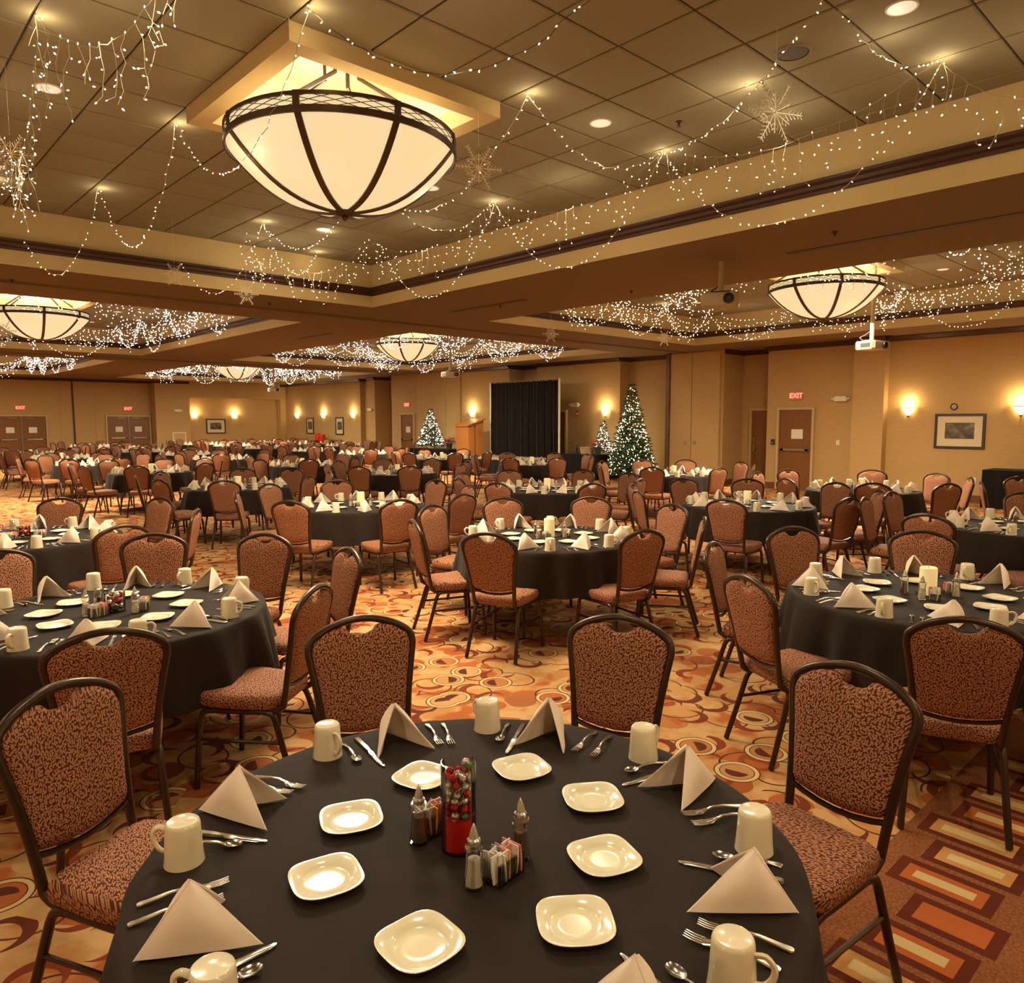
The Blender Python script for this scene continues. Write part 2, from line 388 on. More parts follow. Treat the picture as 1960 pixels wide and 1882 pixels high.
# ------------------------------------------------------------------ the room shell
WALL = [(-2.6, -1.6), (17.95, -1.6), (17.95, 6.66), (17.7, 6.66), (17.7, 7.36), (18.1, 7.36), (18.1, 9.7), (18.8, 9.7), (18.8, 10.81), (17.8, 10.81), (17.8, 12.55),
        (18.2, 12.55), (18.2, 14.3), (17.75, 14.3), (17.75, 17.85), (18.2, 17.85), (18.2, 18.95), (17.5, 18.95), (17.5, 21.55), (17.6, 21.55), (17.6, 26.33),
        (18.5, 26.33), (18.5, 27.77), (17.7, 27.77), (17.7, 28.4), (18.15, 28.4), (18.15, 29.29), (17.9, 29.29), (17.9, 36.6),
        (17.6, 36.6), (17.6, 37.0), (13.0, 37.0), (13.0, 36.6), (11.45, 36.6), (11.45, 37.3), (-2.6, 37.3)]
def wall_piece(name, i0, i1, label):
    mb = MB(); n = len(WALL); inn, out = [], []
    def nrm(k):
        (x0, y0), (x1, y1) = WALL[k % n], WALL[(k+1) % n]; L = math.hypot(x1-x0, y1-y0); return ((y1-y0)/L, -(x1-x0)/L)
    for k in range(i0, i1+1):
        p = WALL[k % n]; a, b = nrm(k-1), nrm(k); inn.append(p); out.append((p[0]+0.1*(a[0]+b[0]), p[1]+0.1*(a[1]+b[1])))
    m = len(inn); vs = [(x, y, 0) for x, y in inn]+[(x, y, 3.7) for x, y in inn]+[(x, y, 0) for x, y in out]+[(x, y, 3.7) for x, y in out]
    fs = []
    for k in range(m-1): fs += [(k+1, k, m+k, m+k+1), (2*m+k, 2*m+k+1, 3*m+k+1, 3*m+k), (m+k, 3*m+k, 3*m+k+1, m+k+1)]
    o = build(name, mb.add(vs, fs), 'wall'); return struct(o, label)
wall_piece('wall_back', 0, 1, 'beige wall behind the viewpoint')
wall_piece('wall_right', 1, 28, 'beige textured wall with recesses along the room')
wall_piece('wall_far', 28, 35, 'beige far wall with double doors and lit alcove')
wall_piece('wall_left', 35, 36, 'beige wall on the left side of the room')
# header over the alcove
o = build('wall_alcove_header', MB().bbox((13.0, 36.6, 2.93), (17.6, 37.0, 3.7)), 'wall'); struct(o, 'beige header above the lit wall alcove')
o = build('trim_1', MB().bbox((12.96, 36.56, 2.89), (17.62, 36.62, 2.95)), 'air_panel'); struct(o, 'pale ledge along the top of the alcove')
# floor
mb = MB(); mb.add([(-3, -2, 0), (19.2, -2, 0), (19.2, 37.6, 0), (-3, 37.6, 0)], [(0, 1, 2, 3)])
struct(build('floor', mb, 'carpet'), 'orange and brown carpet patterned with circles and crescents')
# crown and baseboard run along the walls
def run(name, segs, prof, mat, label):
    mb = MB()
    for i in segs:
        (x0, y0), (x1, y1) = WALL[i], WALL[(i+1) % len(WALL)]
        dx, dy = x1-x0, y1-y0; L = math.hypot(dx, dy); tx, ty = dx/L, dy/L; nx, ny = -ty, tx
        vs = []
        for (x, y), e in (((x0, y0), -1), ((x1, y1), 1)):
            for d, z in prof: vs.append((x+nx*d+tx*e*d*0.0, y+ny*d, z))
        n = len(prof); fs = [(k, (k+1) % n, (k+1) % n+n, k+n) for k in range(n)]+[tuple(range(n))[::-1], tuple(range(n, 2*n))]
        mb.add(vs, fs)
    return struct(build(name, mb, mat), label)
CROWN = [(0, 3.54), (0.02, 3.54), (0.025, 3.56), (0.06, 3.60), (0.09, 3.635), (0.10, 3.66), (0, 3.66)]
BASE = [(0, 0), (0.018, 0), (0.018, 0.15), (0.008, 0.165), (0, 0.165)]
run('trim_2', [0, 1, 2, 3, 4, 5, 6, 7, 8, 11, 12, 13, 14, 15, 16, 17, 18], CROWN, 'trim_wood', 'dark wood crown moulding along the right wall')
run('trim_3', [20, 21, 22, 23, 24, 25, 26, 27], CROWN, 'trim_wood', 'dark wood crown moulding at the far right corner')
run('trim_4', [28, 32, 33, 34, 35], CROWN, 'trim_wood', 'dark wood crown moulding along the far wall')
run('baseboard_right', [0, 1, 2, 3, 4, 5, 6, 7, 8, 9, 11, 12, 13, 14, 15, 16, 17, 18, 19, 20, 21, 22, 23, 24, 25, 26, 27], BASE, 'base_wood', 'brown baseboard along the right wall')
run('baseboard_far', [28, 29, 30, 31, 32, 33, 34, 35], BASE, 'base_wood', 'brown baseboard along the far wall')

# ------------------------------------------------------------------ coffered ceiling
CX = [(-0.42, 6.88), (9.45, 16.40)]
CY = [(0.30, 10.82), (13.30, 23.0), (25.5, 35.2)]
XL, XR, YN, YF = -2.7, 19.0, -1.7, 37.5
mb = MB()
ys = [YN]+[v for c in CY for v in c]+[YF]; xs = [XL]+[v for c in CX for v in c]+[XR]
for j in range(len(ys)-1):
    for i in range(len(xs)-1):
        if j % 2 == 1 and i % 2 == 1: continue
        mb.add([(xs[i], ys[j], Z_SOFFIT), (xs[i+1], ys[j], Z_SOFFIT), (xs[i+1], ys[j+1], Z_SOFFIT), (xs[i], ys[j+1], Z_SOFFIT)], [(3, 2, 1, 0)])
soff = struct(build('ceiling_soffit', mb, 'soffit'), 'brown beams framing the ceiling coffers')
for k, y in enumerate((12.06, 24.25)):
    o = build('partition_track', MB().bbox((-2.5, y-0.05, Z_SOFFIT-0.012), (18.0, y+0.05, Z_SOFFIT+0.01)).bbox((-2.5, y-0.02, Z_SOFFIT-0.03), (18.0, y+0.02, Z_SOFFIT-0.01)), ['soffit'], soff)
for x0, y0, y1 in ((8.2, 1.2, 4.2), (8.2, 8.5, 10.3), (8.2, 14.5, 16.0)):
    build('slot_diffuser', MB().bbox((x0-0.05, y0, Z_SOFFIT-0.008), (x0+0.05, y1, Z_SOFFIT+0.01)), 'tee', soff)
trim_no = 5
TRIMP = [(0, 3.84), (0.025, 3.84), (0.03, 3.865), (0.055, 3.88), (0.06, 3.91), (0.085, 3.935), (0.09, 3.96), (0, 3.96)]
TILE = 0.61
random.seed(4)
tile_mb = MB(); h_ = TILE/2-0.008
tile_mb.add([(-h_, -h_, 0.012), (h_, -h_, 0.012), (h_, h_, 0.012), (-h_, h_, 0.012), (-h_, -h_, -0.002), (h_, -h_, -0.002), (h_, h_, -0.002), (-h_, h_, -0.002),
             (-h_+.01, -h_+.01, -0.008), (h_-.01, -h_+.01, -0.008), (h_-.01, h_-.01, -0.008), (-h_+.01, h_-.01, -0.008)],
            [(0, 4, 5, 1), (1, 5, 6, 2), (2, 6, 7, 3), (3, 7, 4, 0), (4, 8, 9, 5), (5, 9, 10, 6), (6, 10, 11, 7), (7, 11, 8, 4), (8, 11, 10, 9)])
tile_me = tile_mb.mesh('ceiling_tile', 'tile')
COFFERS = []
CH = {(0, 0): (3.295, 5.575), (1, 0): (12.45, 5.70), (0, 1): (3.47, 18.05), (1, 1): (12.45, 17.75), (0, 2): (3.5, 30.3), (1, 2): (12.45, 29.6)}
for j, (y0, y1) in enumerate(CY):
    for i, (x0, x1) in enumerate(CX):
        where = ['above the nearest tables', 'above the tables by the exit door', 'above the middle left tables', 'above the tables by the stage', 'above the far left tables', 'above the far right tables'][j*2+i]
        cxx, cyy = CH[(i, j)]; t0 = 0.915; cxx, cyy = (3.295, 5.575) if (i, j) == (0, 0) else (cxx, cyy)
        mb = MB()   # coffer sides
        for a, b in (((x0, y0), (x0, y1)), ((x0, y1), (x1, y1)), ((x1, y1), (x1, y0)), ((x1, y0), (x0, y0))):
            mb.add([(a[0], a[1], Z_SOFFIT), (b[0], b[1], Z_SOFFIT), (b[0], b[1], Z_CEIL+0.1), (a[0], a[1], Z_CEIL+0.1)], [(0, 1, 2, 3)])
        struct(build('ceiling_coffer', mb, 'coffer'), 'beige upright sides of the ceiling coffer '+where)
        mb = MB(); cs = [(x0, y0), (x1, y0), (x1, y1), (x0, y1)]; n = len(TRIMP); rings = []
        for (x, y), (sx, sy) in zip(cs, ((1, 1), (-1, 1), (-1, -1), (1, -1))): rings.append([(x+sx*d, y+sy*d, z) for d, z in TRIMP])
        vs = [p for r in rings for p in r]; fs = []
        for k in range(4):
            for q in range(n): fs.append((k*n+q, ((k+1) % 4)*n+q, ((k+1) % 4)*n+(q+1) % n, k*n+(q+1) % n))
        mb.add(vs, fs); struct(build('trim_%d' % trim_no, mb, 'trim_wood'), 'dark wood moulding inside the ceiling coffer '+where); trim_no += 1
        # ceiling plane (the tee grid) with a hole for the tray, then tiles
        tx0, tx1, ty0, ty1 = cxx-t0, cxx+t0, cyy-t0, cyy+t0; mb = MB(); Z = Z_CEIL+0.008
        for a, b in (((x0, y0), (x1, ty0)), ((x0, ty1), (x1, y1)), ((x0, ty0), (tx0, ty1)), ((tx1, ty0), (x1, ty1))):
            mb.add([(a[0], a[1], Z), (b[0], a[1], Z), (b[0], b[1], Z), (a[0], b[1], Z)], [(3, 2, 1, 0)])
        ceil = struct(build('ceiling', mb, 'tee'), 'suspended ceiling grid in the coffer '+where)
        gx, gy = (4.21, 4.05) if (i, j) == (0, 0) else (cxx-1.5*TILE, cyy-1.5*TILE)
        rest = MB()
        a0 = int(math.ceil((x0-gx)/TILE))-1; b0 = int(math.ceil((y0-gy)/TILE))-1
        for a in range(a0, a0+14):
            for b in range(b0, b0+20):
                px0, px1, py0, py1 = gx+a*TILE, gx+(a+1)*TILE, gy+b*TILE, gy+(b+1)*TILE
                qx0, qx1, qy0, qy1 = max(px0, x0), min(px1, x1), max(py0, y0), min(py1, y1)
                if qx1-qx0 < 0.05 or qy1-qy0 < 0.05: continue
                mx, my = (qx0+qx1)/2, (qy0+qy1)/2
                if tx0-0.02 < mx < tx1+0.02 and ty0-0.02 < my < ty1+0.02: continue
                if (i, j) == (0, 0) and in_view((mx, my, Z_CEIL), 0.08):
                    t = link('ceiling_tile', tile_me, ceil, (mx, my, Z_CEIL+random.uniform(-0.0015, 0.0015)))
                    t.scale = ((qx1-qx0)/TILE, (qy1-qy0)/TILE, 1)
                else: rest.join(tile_mb, Matrix.Translation((mx, my, Z_CEIL)) @ Matrix.Diagonal(((qx1-qx0)/TILE, (qy1-qy0)/TILE, 1, 1)))
        if rest.v:
            o = build('ceiling_tile_field', rest, 'tile', ceil); o['kind'] = 'stuff'
        # lit tray above the chandelier: a dropped square frame, recess and bright lid
        mb = MB(); zf, wf = Z_CEIL-0.13, 0.15
        for a, b in (((tx0, ty0), (tx1, ty0+wf)), ((tx0, ty1-wf), (tx1, ty1)), ((tx0, ty0+wf), (tx0+wf, ty1-wf)), ((tx1-wf, ty0+wf), (tx1, ty1-wf))):
            mb.bbox((a[0], a[1], zf), (b[0], b[1], Z_CEIL+0.02))
        q = [(tx0+wf, ty0+wf), (tx1-wf, ty0+wf), (tx1-wf, ty1-wf), (tx0+wf, ty1-wf)]
        mb.add([(x, y, Z_CEIL+0.02) for x, y in q]+[(x, y, 4.75) for x, y in q], [(0, 1, 5, 4), (1, 2, 6, 5), (2, 3, 7, 6), (3, 0, 4, 7), (4, 5, 6, 7)], 1)
        struct(build('ceiling_tray', mb, ['coffer', 'tray']), 'square dropped ceiling tray holding the chandelier '+where)
        COFFERS.append((i, j, x0, x1, y0, y1, cxx, cyy, where))
# roof slab keeps the plenum dark
struct(build('roof', MB().bbox((XL, YN, 4.9), (XR, YF, 5.0)), 'tee'), 'slab above the ceiling')

# ------------------------------------------------------------------ recessed downlights: coffer lamps, plus an unseen soffit set added as fill
dl_trim = MB().lathe([(0.083, -0.004), (0.092, -0.006), (0.098, 0.0), (0.098, 0.02), (0.083, 0.02)], 24)
dl_lens = MB().lathe([(0.0, -0.003), (0.086, -0.003)], 24, flip=True)
me_t, me_l = dl_trim.mesh('trim_ring', 'white_plastic', True, 40), dl_lens.mesh('lens', 'can_lens')
spot = bpy.data.lights.new('downlight_lamp', 'SPOT'); spot.energy = DOWNLIGHT_W; spot.color = WARM; spot.spot_size = R2(150); spot.spot_blend = 0.9; spot.shadow_soft_size = 0.10
DL = []
for (i, j, x0, x1, y0, y1, cxx, cyy, where) in COFFERS:
    for dx in (-1.83, 1.83):
        for dy in (-3.65, -1.2, 1.25, 3.65):
            DL.append((cxx+dx, cyy+dy, where, (0 if dx < 0 else 1), dy))
FILL_SOFFIT_DL = [(0.8, -0.75), (3.5, -0.75), (6.2, -0.75), (9.0, -0.75), (-1.6, 1.6), (-1.6, 4.4), (-1.6, 7.2)]  # unseen downlights added to brighten near surfaces that face the camera
for k, (x, y) in enumerate(FILL_SOFFIT_DL):
    t = thing('downlight', 'added unseen fill downlight in the soffit behind the viewpoint, '+ORD[k], 'downlight', (x, y, Z_SOFFIT-0.01), 0, 'recessed downlights')
    link('trim_ring', me_t, t); link('lens', me_l, t)
    l = bpy.data.objects.new('lamp', spot); COL.objects.link(l); l.parent = t; l.location = (0, 0, -0.03)
for k, (x, y, where, sd, dy) in enumerate(DL):
    n = sum(1 for q in DL[:k] if q[2] == where)
    t = thing('downlight', 'recessed downlight in the coffer '+where+', '+ORD[n]+' of eight', 'downlight', (x, y, Z_CEIL-0.01), 0, 'recessed downlights')
    link('trim_ring', me_t, t); link('lens', me_l, t)
    l = bpy.data.objects.new('lamp', spot); COL.objects.link(l); l.parent = t; l.location = (0, 0, -0.03)
# grey round loudspeaker grille in the near coffer, smoke detectors and sprinklers
t = thing('ceiling_speaker', 'grey round speaker grille in the tiled ceiling', 'speaker', (5.17, 2.66, Z_CEIL-0.01))
build('grille', MB().lathe([(0.0, -0.006), (0.10, -0.006), (0.11, -0.002)], 28, flip=True), 'tee', t); build('rim', MB().lathe([(0.108, -0.008), (0.125, -0.006), (0.13, 0.004)], 28, flip=True), 'tile', t, True)
for k, (x, y, z) in enumerate(((5.6, 3.9, Z_CEIL), (7.6, 3.4, Z_SOFFIT), (8.8, 6.9, Z_SOFFIT), (8.3, 9.2, Z_SOFFIT), (5.1, 7.2, Z_CEIL), (2.0, 11.9, Z_SOFFIT), (5.4, 11.5, Z_SOFFIT))):
    mb = MB().lathe([(0.03, 0.0), (0.03, -0.006), (0.012, -0.012), (0.012, -0.03), (0.0, -0.032)], 12, flip=True).lathe([(0.022, -0.045), (0.0, -0.046)], 12).tube([(0.012, 0, -0.01), (0.014, 0, -0.03), (0.004, 0, -0.045)], 0.003, 5).tube([(-0.012, 0, -0.01), (-0.014, 0, -0.03), (-0.004, 0, -0.045)], 0.003, 5)
    o = build('sprinkler', mb, 'iron', loc=(x, y, z-0.006)); tag(o, 'small sprinkler head under the ceiling, '+ORD[k]+' from the viewpoint', 'sprinkler', 'ceiling sprinklers')
# ------------------------------------------------------------------ bowl chandeliers
BR, BZ0, BZ1 = 0.89, 3.47, 3.92      # ring radius, bowl bottom, bowl rim height
def bowl_pt(t, a, off=0.0):
    r = BR*t; z = BZ0+(BZ1-BZ0)*t**2.5; g = 0.5*t
    return ((r+off*g)*math.cos(a), (r+off*g)*math.sin(a), z-off*(1-0.4*t))
def band(path, a, hw, th):
    """flat strap along a path of points lying in the vertical plane at azimuth a"""
    u = Vector((-math.sin(a), math.cos(a), 0)); mb = MB(); P = [Vector(p) for p in path]; rings = []
    for k, p in enumerate(P):
        t = (P[min(k+1, len(P)-1)]-P[max(k-1, 0)]).normalized(); nn = u.cross(t).normalized()
        rings.append([p-u*hw-nn*th, p+u*hw-nn*th, p+u*hw+nn*th, p-u*hw+nn*th])
    return mb.loops(rings)
def hoop(z, h, n=64):
    r0, r1 = BR+0.008, BR+0.022
    return MB().lathe([(r0, z-h), (r1, z-h), (r1, z+h), (r0, z+h), (r0, z-h)], n)
def make_chandelier():
    root = thing('bowl_chandelier', '', 'chandelier')
    prof = [(bowl_pt(k/16, 0)[0], bowl_pt(k/16, 0)[2]) for k in range(17)]+[(BR, BZ1+0.10)]
    build('bowl_shade', MB().lathe(prof, 56), 'alabaster', root, True, 60)
    for k in range(8):
        a = 2*PI*k/8+0.688; pts = [bowl_pt(t/12, a, 0.014) for t in range(0, 13)]+[((BR+.02)*math.cos(a), (BR+.02)*math.sin(a), BZ1+0.03), ((BR+.02)*math.cos(a), (BR+.02)*math.sin(a), BZ1+0.12)]
        build('rib', band(pts, a, 0.024, 0.006), 'iron', root, True, 40)
    build('hoop', hoop(BZ1, 0.024), 'iron', root, True, 40); build('hoop', hoop(BZ1+0.105, 0.013), 'iron', root, True, 40)
    mb = MB()
    for k in range(32):
        a, b = 2*PI*k/32, 2*PI*(k+2)/32
        for s, e in ((0.02, 0.10), (0.10, 0.02)): mb.tube([((BR+.014)*math.cos(a+(b-a)*q/3), (BR+.014)*math.sin(a+(b-a)*q/3), BZ1+s+(e-s)*q/3) for q in range(4)], 0.003, 4)
    build('lattice', mb, 'grey_metal', root)
    build('finial', MB().lathe([(0.0, -0.075), (0.018, -0.06), (0.03, -0.045), (0.02, -0.035), (0.06, -0.03), (0.085, -0.012), (0.085, 0.006), (0.05, 0.02), (0.0, 0.02)], 20, (0, 0, BZ0)), 'iron', root, True, 30)
    for k in range(8):
        a = 2*PI*k/8+0.688
        if k % 2 == 0: build('hanger_arm', MB().tube([((BR+.01)*math.cos(a), (BR+.01)*math.sin(a), BZ1+0.10), (0.14*math.cos(a), 0.14*math.sin(a), 4.50), (0.14*math.cos(a), 0.14*math.sin(a), 4.75)], 0.017, 6), 'iron', root, True, 30)
    build('canopy_plate', MB().lathe([(0.0, 4.70), (0.16, 4.70), (0.16, 4.75)], 20, flip=True), 'iron', root)
    return root
ch0 = make_chandelier()
for n, (i, j, x0, x1, y0, y1, cxx, cyy, where) in enumerate(COFFERS):
    r = ch0 if n == 0 else copy_tree(ch0)
    tag(r, ['huge lit bowl chandelier with dark iron ribs in the near coffer', 'lit bowl chandelier right of the hanging projector', 'lit bowl chandelier at the left edge behind lights', 'lit bowl chandelier above the tables before the stage', 'lit bowl chandelier hidden at the far left', 'small distant lit bowl chandelier near the far wall'][n], 'chandelier', 'bowl chandeliers')
    r.location = (cxx-(0.05 if n == 0 else 0), cyy-(0.09 if n == 0 else 0), 0)
    point_light('chandelier_uplight', (0, 0, 4.2), CHANDELIER_UP_W, (1.0, 0.92, 0.75), 0.25, r)
    la = bpy.data.lights.new('chandelier_lamp', 'AREA'); la.shape = 'DISK'; la.size = 1.5; la.energy = CHANDELIER_W; la.color = WARM
    lo = bpy.data.objects.new('chandelier_lamp', la); COL.objects.link(lo); lo.parent = r; lo.location = (0, 0, BZ0-0.10)

# ------------------------------------------------------------------ wall sconces
def wall_frame(o, x, y, z, facing):    # local +x looks out of the wall
    o.location = (x, y, z); o.rotation_euler = (0, 0, {'-x': PI, '-y': -PI/2, '+x': 0.0, '+y': PI/2}[facing]); return o
def make_sconce():
    t = thing('wall_sconce', '', 'wall lamp')
    build('backplate', MB().lathe([(0.0, 0.02), (0.05, 0.018), (0.06, 0.0)], 16).v and MB().box((0.01, 0, -0.03), (0.02, 0.10, 0.22)), 'iron', t)
    prof = [(0.015, -0.17), (0.06, -0.14), (0.10, -0.07), (0.125, 0.0), (0.14, 0.06)]
    build('glass_shade', MB().lathe(prof, 20, (0.03, 0, 0), 0, -PI/2, PI/2), 'sconce_glass', t, True, 60)
    build('band', MB().tube([(0.03+0.128*math.cos(a), 0.128*math.sin(a), 0.005) for a in [(-0.5+k/12)*PI for k in range(13)]], 0.008, 6), 'iron', t, True)
    build('finial', MB().lathe([(0.0, -0.045), (0.012, -0.03), (0.02, -0.012), (0.012, 0.0), (0.02, 0.008), (0.0, 0.012)], 10, (0.03, 0, -0.17)), 'iron', t, True)
    return t
sc0 = make_sconce(); first = True
for x, y, f, lab in ((17.95, 6.20, '-x', 'lit wall sconce left of the large framed picture'), (17.95, 4.06, '-x', 'lit wall sconce cut by the right edge'), (17.75, 14.84, '-x', 'lit wall sconce beside the tall Christmas tree'),
                     (17.5, 20.92, '-x', 'lit wall sconce directly above the wooden lectern'), (17.9, 29.88, '-x', 'lit wall sconce right of the far upright picture, nearest the lectern'), (17.9, 32.62, '-x', 'lit wall sconce between the two far upright pictures'),
                     (17.9, 35.31, '-x', 'lit wall sconce right beside the far room corner'), (15.32, 37.0, '-y', 'right lit sconce inside the far alcove'), (13.35, 37.0, '-y', 'left lit sconce inside the far alcove')) + tuple((x, -1.6, '+y', 'added unseen fill sconce behind the viewpoint, '+ORD[k]) for k, x in enumerate((1.0, 4.5, 8.0, 11.5, 15.0))) + tuple((-2.6, y, '+x', 'added unseen fill sconce on the left wall out of frame, '+ORD[k]) for k, y in enumerate((2.0, 7.0, 12.0, 18.0, 24.0, 30.0))):  # back and left wall sconces are unseen, added as fill light
    t = sc0 if first else copy_tree(sc0); first = False
    tag(t, lab, 'wall lamp', 'wall sconces'); wall_frame(t, x, y, 2.04 if y < 12 else 2.08, f)
    point_light('sconce_lamp', (0.10, 0, 0.13), SCONCE_W, (1.0, 0.78, 0.42), 0.05, t)

# ------------------------------------------------------------------ doors
def door_leaf(t, y0, y1, h, handing, notice=True, closer=True, bar=True):
    d = build('door_leaf', MB().box((0.02, (y0+y1)/2, h/2+0.005), (0.045, abs(y1-y0)-0.008, h-0.01)), 'door_wood', t)
    a, b = min(y0, y1), max(y0, y1)
    if bar:
        build('panic_bar', MB().box((0.075, (a+b)/2, 1.02), (0.04, (b-a)*0.86, 0.055)).box((0.06, a+0.1, 1.02), (0.07, 0.09, 0.085)).box((0.06, b-0.1, 1.02), (0.07, 0.09, 0.085)), 'steel', d)
    if closer: build('door_closer', MB().box((0.07, b-0.3 if handing > 0 else a+0.3, h-0.07), (0.05, 0.3, 0.055)), 'grey_metal', d)
    if notice:
        n = build('notice', MB().box((0.046, (a+b)/2+0.05*handing, 1.42), (0.003, 0.30, 0.24)), 'paper', d)
        mb = MB()
        for k in range(4): mb.box((0.0482, (a+b)/2+0.05*handing, 1.49-k*0.045), (0.0006, 0.2-0.05*(k % 2), 0.012))
    return d
def door_set(name, x, y, facing, wdt, h, double, label, **kw):
    t = thing(name, label, None); t['kind'] = 'structure'; wall_frame(t, x, y, 0, facing)
    f = 0.06
    build('door_frame', MB().box((0.03, -wdt/2-f/2, h/2), (0.10, f, h)).box((0.03, wdt/2+f/2, h/2), (0.10, f, h)).box((0.03, 0, h+f/2), (0.10, wdt+2*f, f)), 'door_frame', t)
    if double:
        door_leaf(t, -wdt/2, -0.02, h, 1, **kw); door_leaf(t, 0.02, wdt/2, h, -1, **kw)
        build('mullion', MB().box((0.03, 0, h/2), (0.08, 0.045, h)), 'grey_metal', t)
    else: door_leaf(t, -wdt/2, wdt/2, h, 1, **kw)
    return t
door_set('door_1', 18.1, 8.90, '-x', 0.86, 2.03, False, 'brown wooden exit door with crash bar and paper notice', closer=False)
t = door_set('door_2', 18.8, 10.06, '-x', 0.86, 2.03, False, 'narrow looking brown closet door in the wall recess', notice=False, closer=False, bar=False)
build('lever_handle', MB().box((0.05, -0.36, 1.02), (0.02, 0.06, 0.2)).tube([(0.05, -0.36, 1.0), (0.1, -0.36, 1.0), (0.1, -0.25, 1.0)], 0.012, 6), 'steel', t)
build('lock_plate', MB().box((0.05, -0.36, 1.25), (0.015, 0.06, 0.1)), 'steel', t)
door_set('door_3', 17.6, 25.15, '-x', 0.86, 2.03, False, 'distant brown door below a red exit sign left of small tree', closer=False)
door_set('door_4', 10.45, 37.3, '-y', 1.80, 2.0, True, 'brown double doors in the far wall beside the alcove')
door_set('door_5', 6.25, 37.3, '-y', 1.80, 2.0, True, 'brown double doors in the far wall at left edge')
t = door_set('door_6', 17.75, 16.95, '-x', 0.9, 2.05, False, 'dark door half hidden behind the black curtain', notice=False, closer=False, bar=False)
# exit signs
def text_mesh(body, size, extrude, mat, fat=0.0):
    cu = bpy.data.curves.new('lettering', 'FONT'); cu.body = body; cu.size = size; cu.align_x = 'CENTER'; cu.align_y = 'CENTER'; cu.extrude = extrude; cu.resolution_u = 2; cu.offset = fat
    o = bpy.data.objects.new('lettering_source', cu); COL.objects.link(o); dg = bpy.context.evaluated_depsgraph_get()
    me = bpy.data.meshes.new_from_object(o.evaluated_get(dg)); bpy.data.objects.remove(o); me.materials.clear(); me.materials.append(M[mat]); return me
def exit_sign(x, y, z, facing, label):
    t = thing('exit_sign', label, 'exit sign', group='exit signs'); wall_frame(t, x, y, z, facing)
    build('housing', MB().box((0.03, 0, 0), (0.06, 0.31, 0.20)).box((0.015, 0, 0.11), (0.03, 0.1, 0.03)), 'exit_face', t)
    me = text_mesh('EXIT', 0.17, 0.004, 'exit_red', 0.004); o = link('lettering', me, t, (0.064, 0, 0)); o.rotation_euler = (PI/2, 0, PI/2)
exit_sign(18.1, 8.90, 2.38, '-x', 'red exit sign above the wooden exit door, right wall'); exit_sign(17.6, 25.15, 2.42, '-x', 'red exit sign above the door left of the small tree')
exit_sign(10.45, 37.3, 2.36, '-y', 'red exit sign above the far double doors beside the alcove'); exit_sign(6.25, 37.3, 2.36, '-y', 'red exit sign above the far double doors at left edge')
# emergency lights
def emergency(x, y, z, facing, label):
    t = thing('emergency_light', label, 'emergency light', group='emergency lights'); wall_frame(t, x, y, z, facing)
    build('housing', MB().box((0.05, 0, 0), (0.10, 0.30, 0.12), taper=0.08), 'white_plastic', t)
    for s in (-1, 1): build('lamp_head', MB().lathe([(0.0, 0.0), (0.03, 0.005), (0.05, 0.05), (0.045, 0.06), (0.0, 0.055)], 12, (0.07, 0.185*s, -0.03)), 'white_plastic', t, True)
emergency(18.1, 7.78, 2.28, '-x', 'white twin-head emergency light right of the exit sign'); emergency(17.75, 16.1, 2.27, '-x', 'white emergency light right of the black curtain')
emergency(12.43, 36.6, 2.28, '-y', 'white emergency light left of the far alcove'); emergency(17.7, 28.1, 2.27, '-x', 'small emergency light near the far dark recess')
# framed pictures
def picture(x, y, z, w_, h, facing, label, mat_w=0.2):
    t = thing('framed_picture', label, 'picture', group='framed pictures'); wall_frame(t, x, y, z, facing); b = 0.05
    build('frame', MB().box((0.02, 0, h/2-b/2), (0.04, w_, b)).box((0.02, 0, -h/2+b/2), (0.04, w_, b)).box((0.02, w_/2-b/2, 0), (0.04, b, h-2*b)).box((0.02, -w_/2+b/2, 0), (0.04, b, h-2*b)), 'frame_black', t)
    build('mat_board', MB().box((0.008, 0, 0), (0.016, w_-2*b, h-2*b)), 'mat_board', t)
    build('print', MB().box((0.0175, 0, 0.01), (0.003, w_*0.58, h*0.46)), 'photo_print', t)
picture(17.95, 5.16, 1.525, 0.97, 0.75, '-x', 'large black framed sepia print on the right wall'); picture(14.36, 37.0, 1.53, 0.95, 0.72, '-y', 'framed print between the two alcove sconces')
picture(17.9, 34.0, 1.54, 0.72, 0.80, '-x', 'upright framed print nearest the far corner'); picture(17.9, 31.13, 1.54, 0.72, 0.82, '-x', 'upright framed print above the draped table with red canisters')
# small fittings
def fitting(name, cat, label, x, y, z, facing, mb, mat):
    o = build(name, mb, mat); wall_frame(o, x, y, z, facing); return tag(o, label, cat)
t = thing('round_wall_speaker', 'small round white fitting above the large framed print', 'speaker'); wall_frame(t, 17.95, 5.29, 2.05, '-x')
build('rim', MB().tube([(0.02, 0.062*math.cos(2*PI*k/20), 0.062*math.sin(2*PI*k/20)) for k in range(20)], 0.014, 6, True), 'dark_plastic', t, True); build('cone', MB().lathe([(0.0, 0.0), (0.05, 0.0)], 16).v and MB().add([(0.018, 0.058*math.cos(2*PI*k/16), 0.058*math.sin(2*PI*k/16)) for k in range(16)]+[(0.03, 0, 0)], [(k, (k+1) % 16, 16) for k in range(16)]), 'projector_plastic', t)
t = thing('wall_outlet', 'white wall outlet plate low beside the draped side table', 'outlet'); wall_frame(t, 17.95, 4.87, 0.48, '-x')
build('plate', MB().box((0.006, 0, 0), (0.012, 0.15, 0.13)), 'white_plastic', t); build('socket', MB().box((0.014, 0, 0), (0.008, 0.045, 0.05)), 'dark_plastic', t)
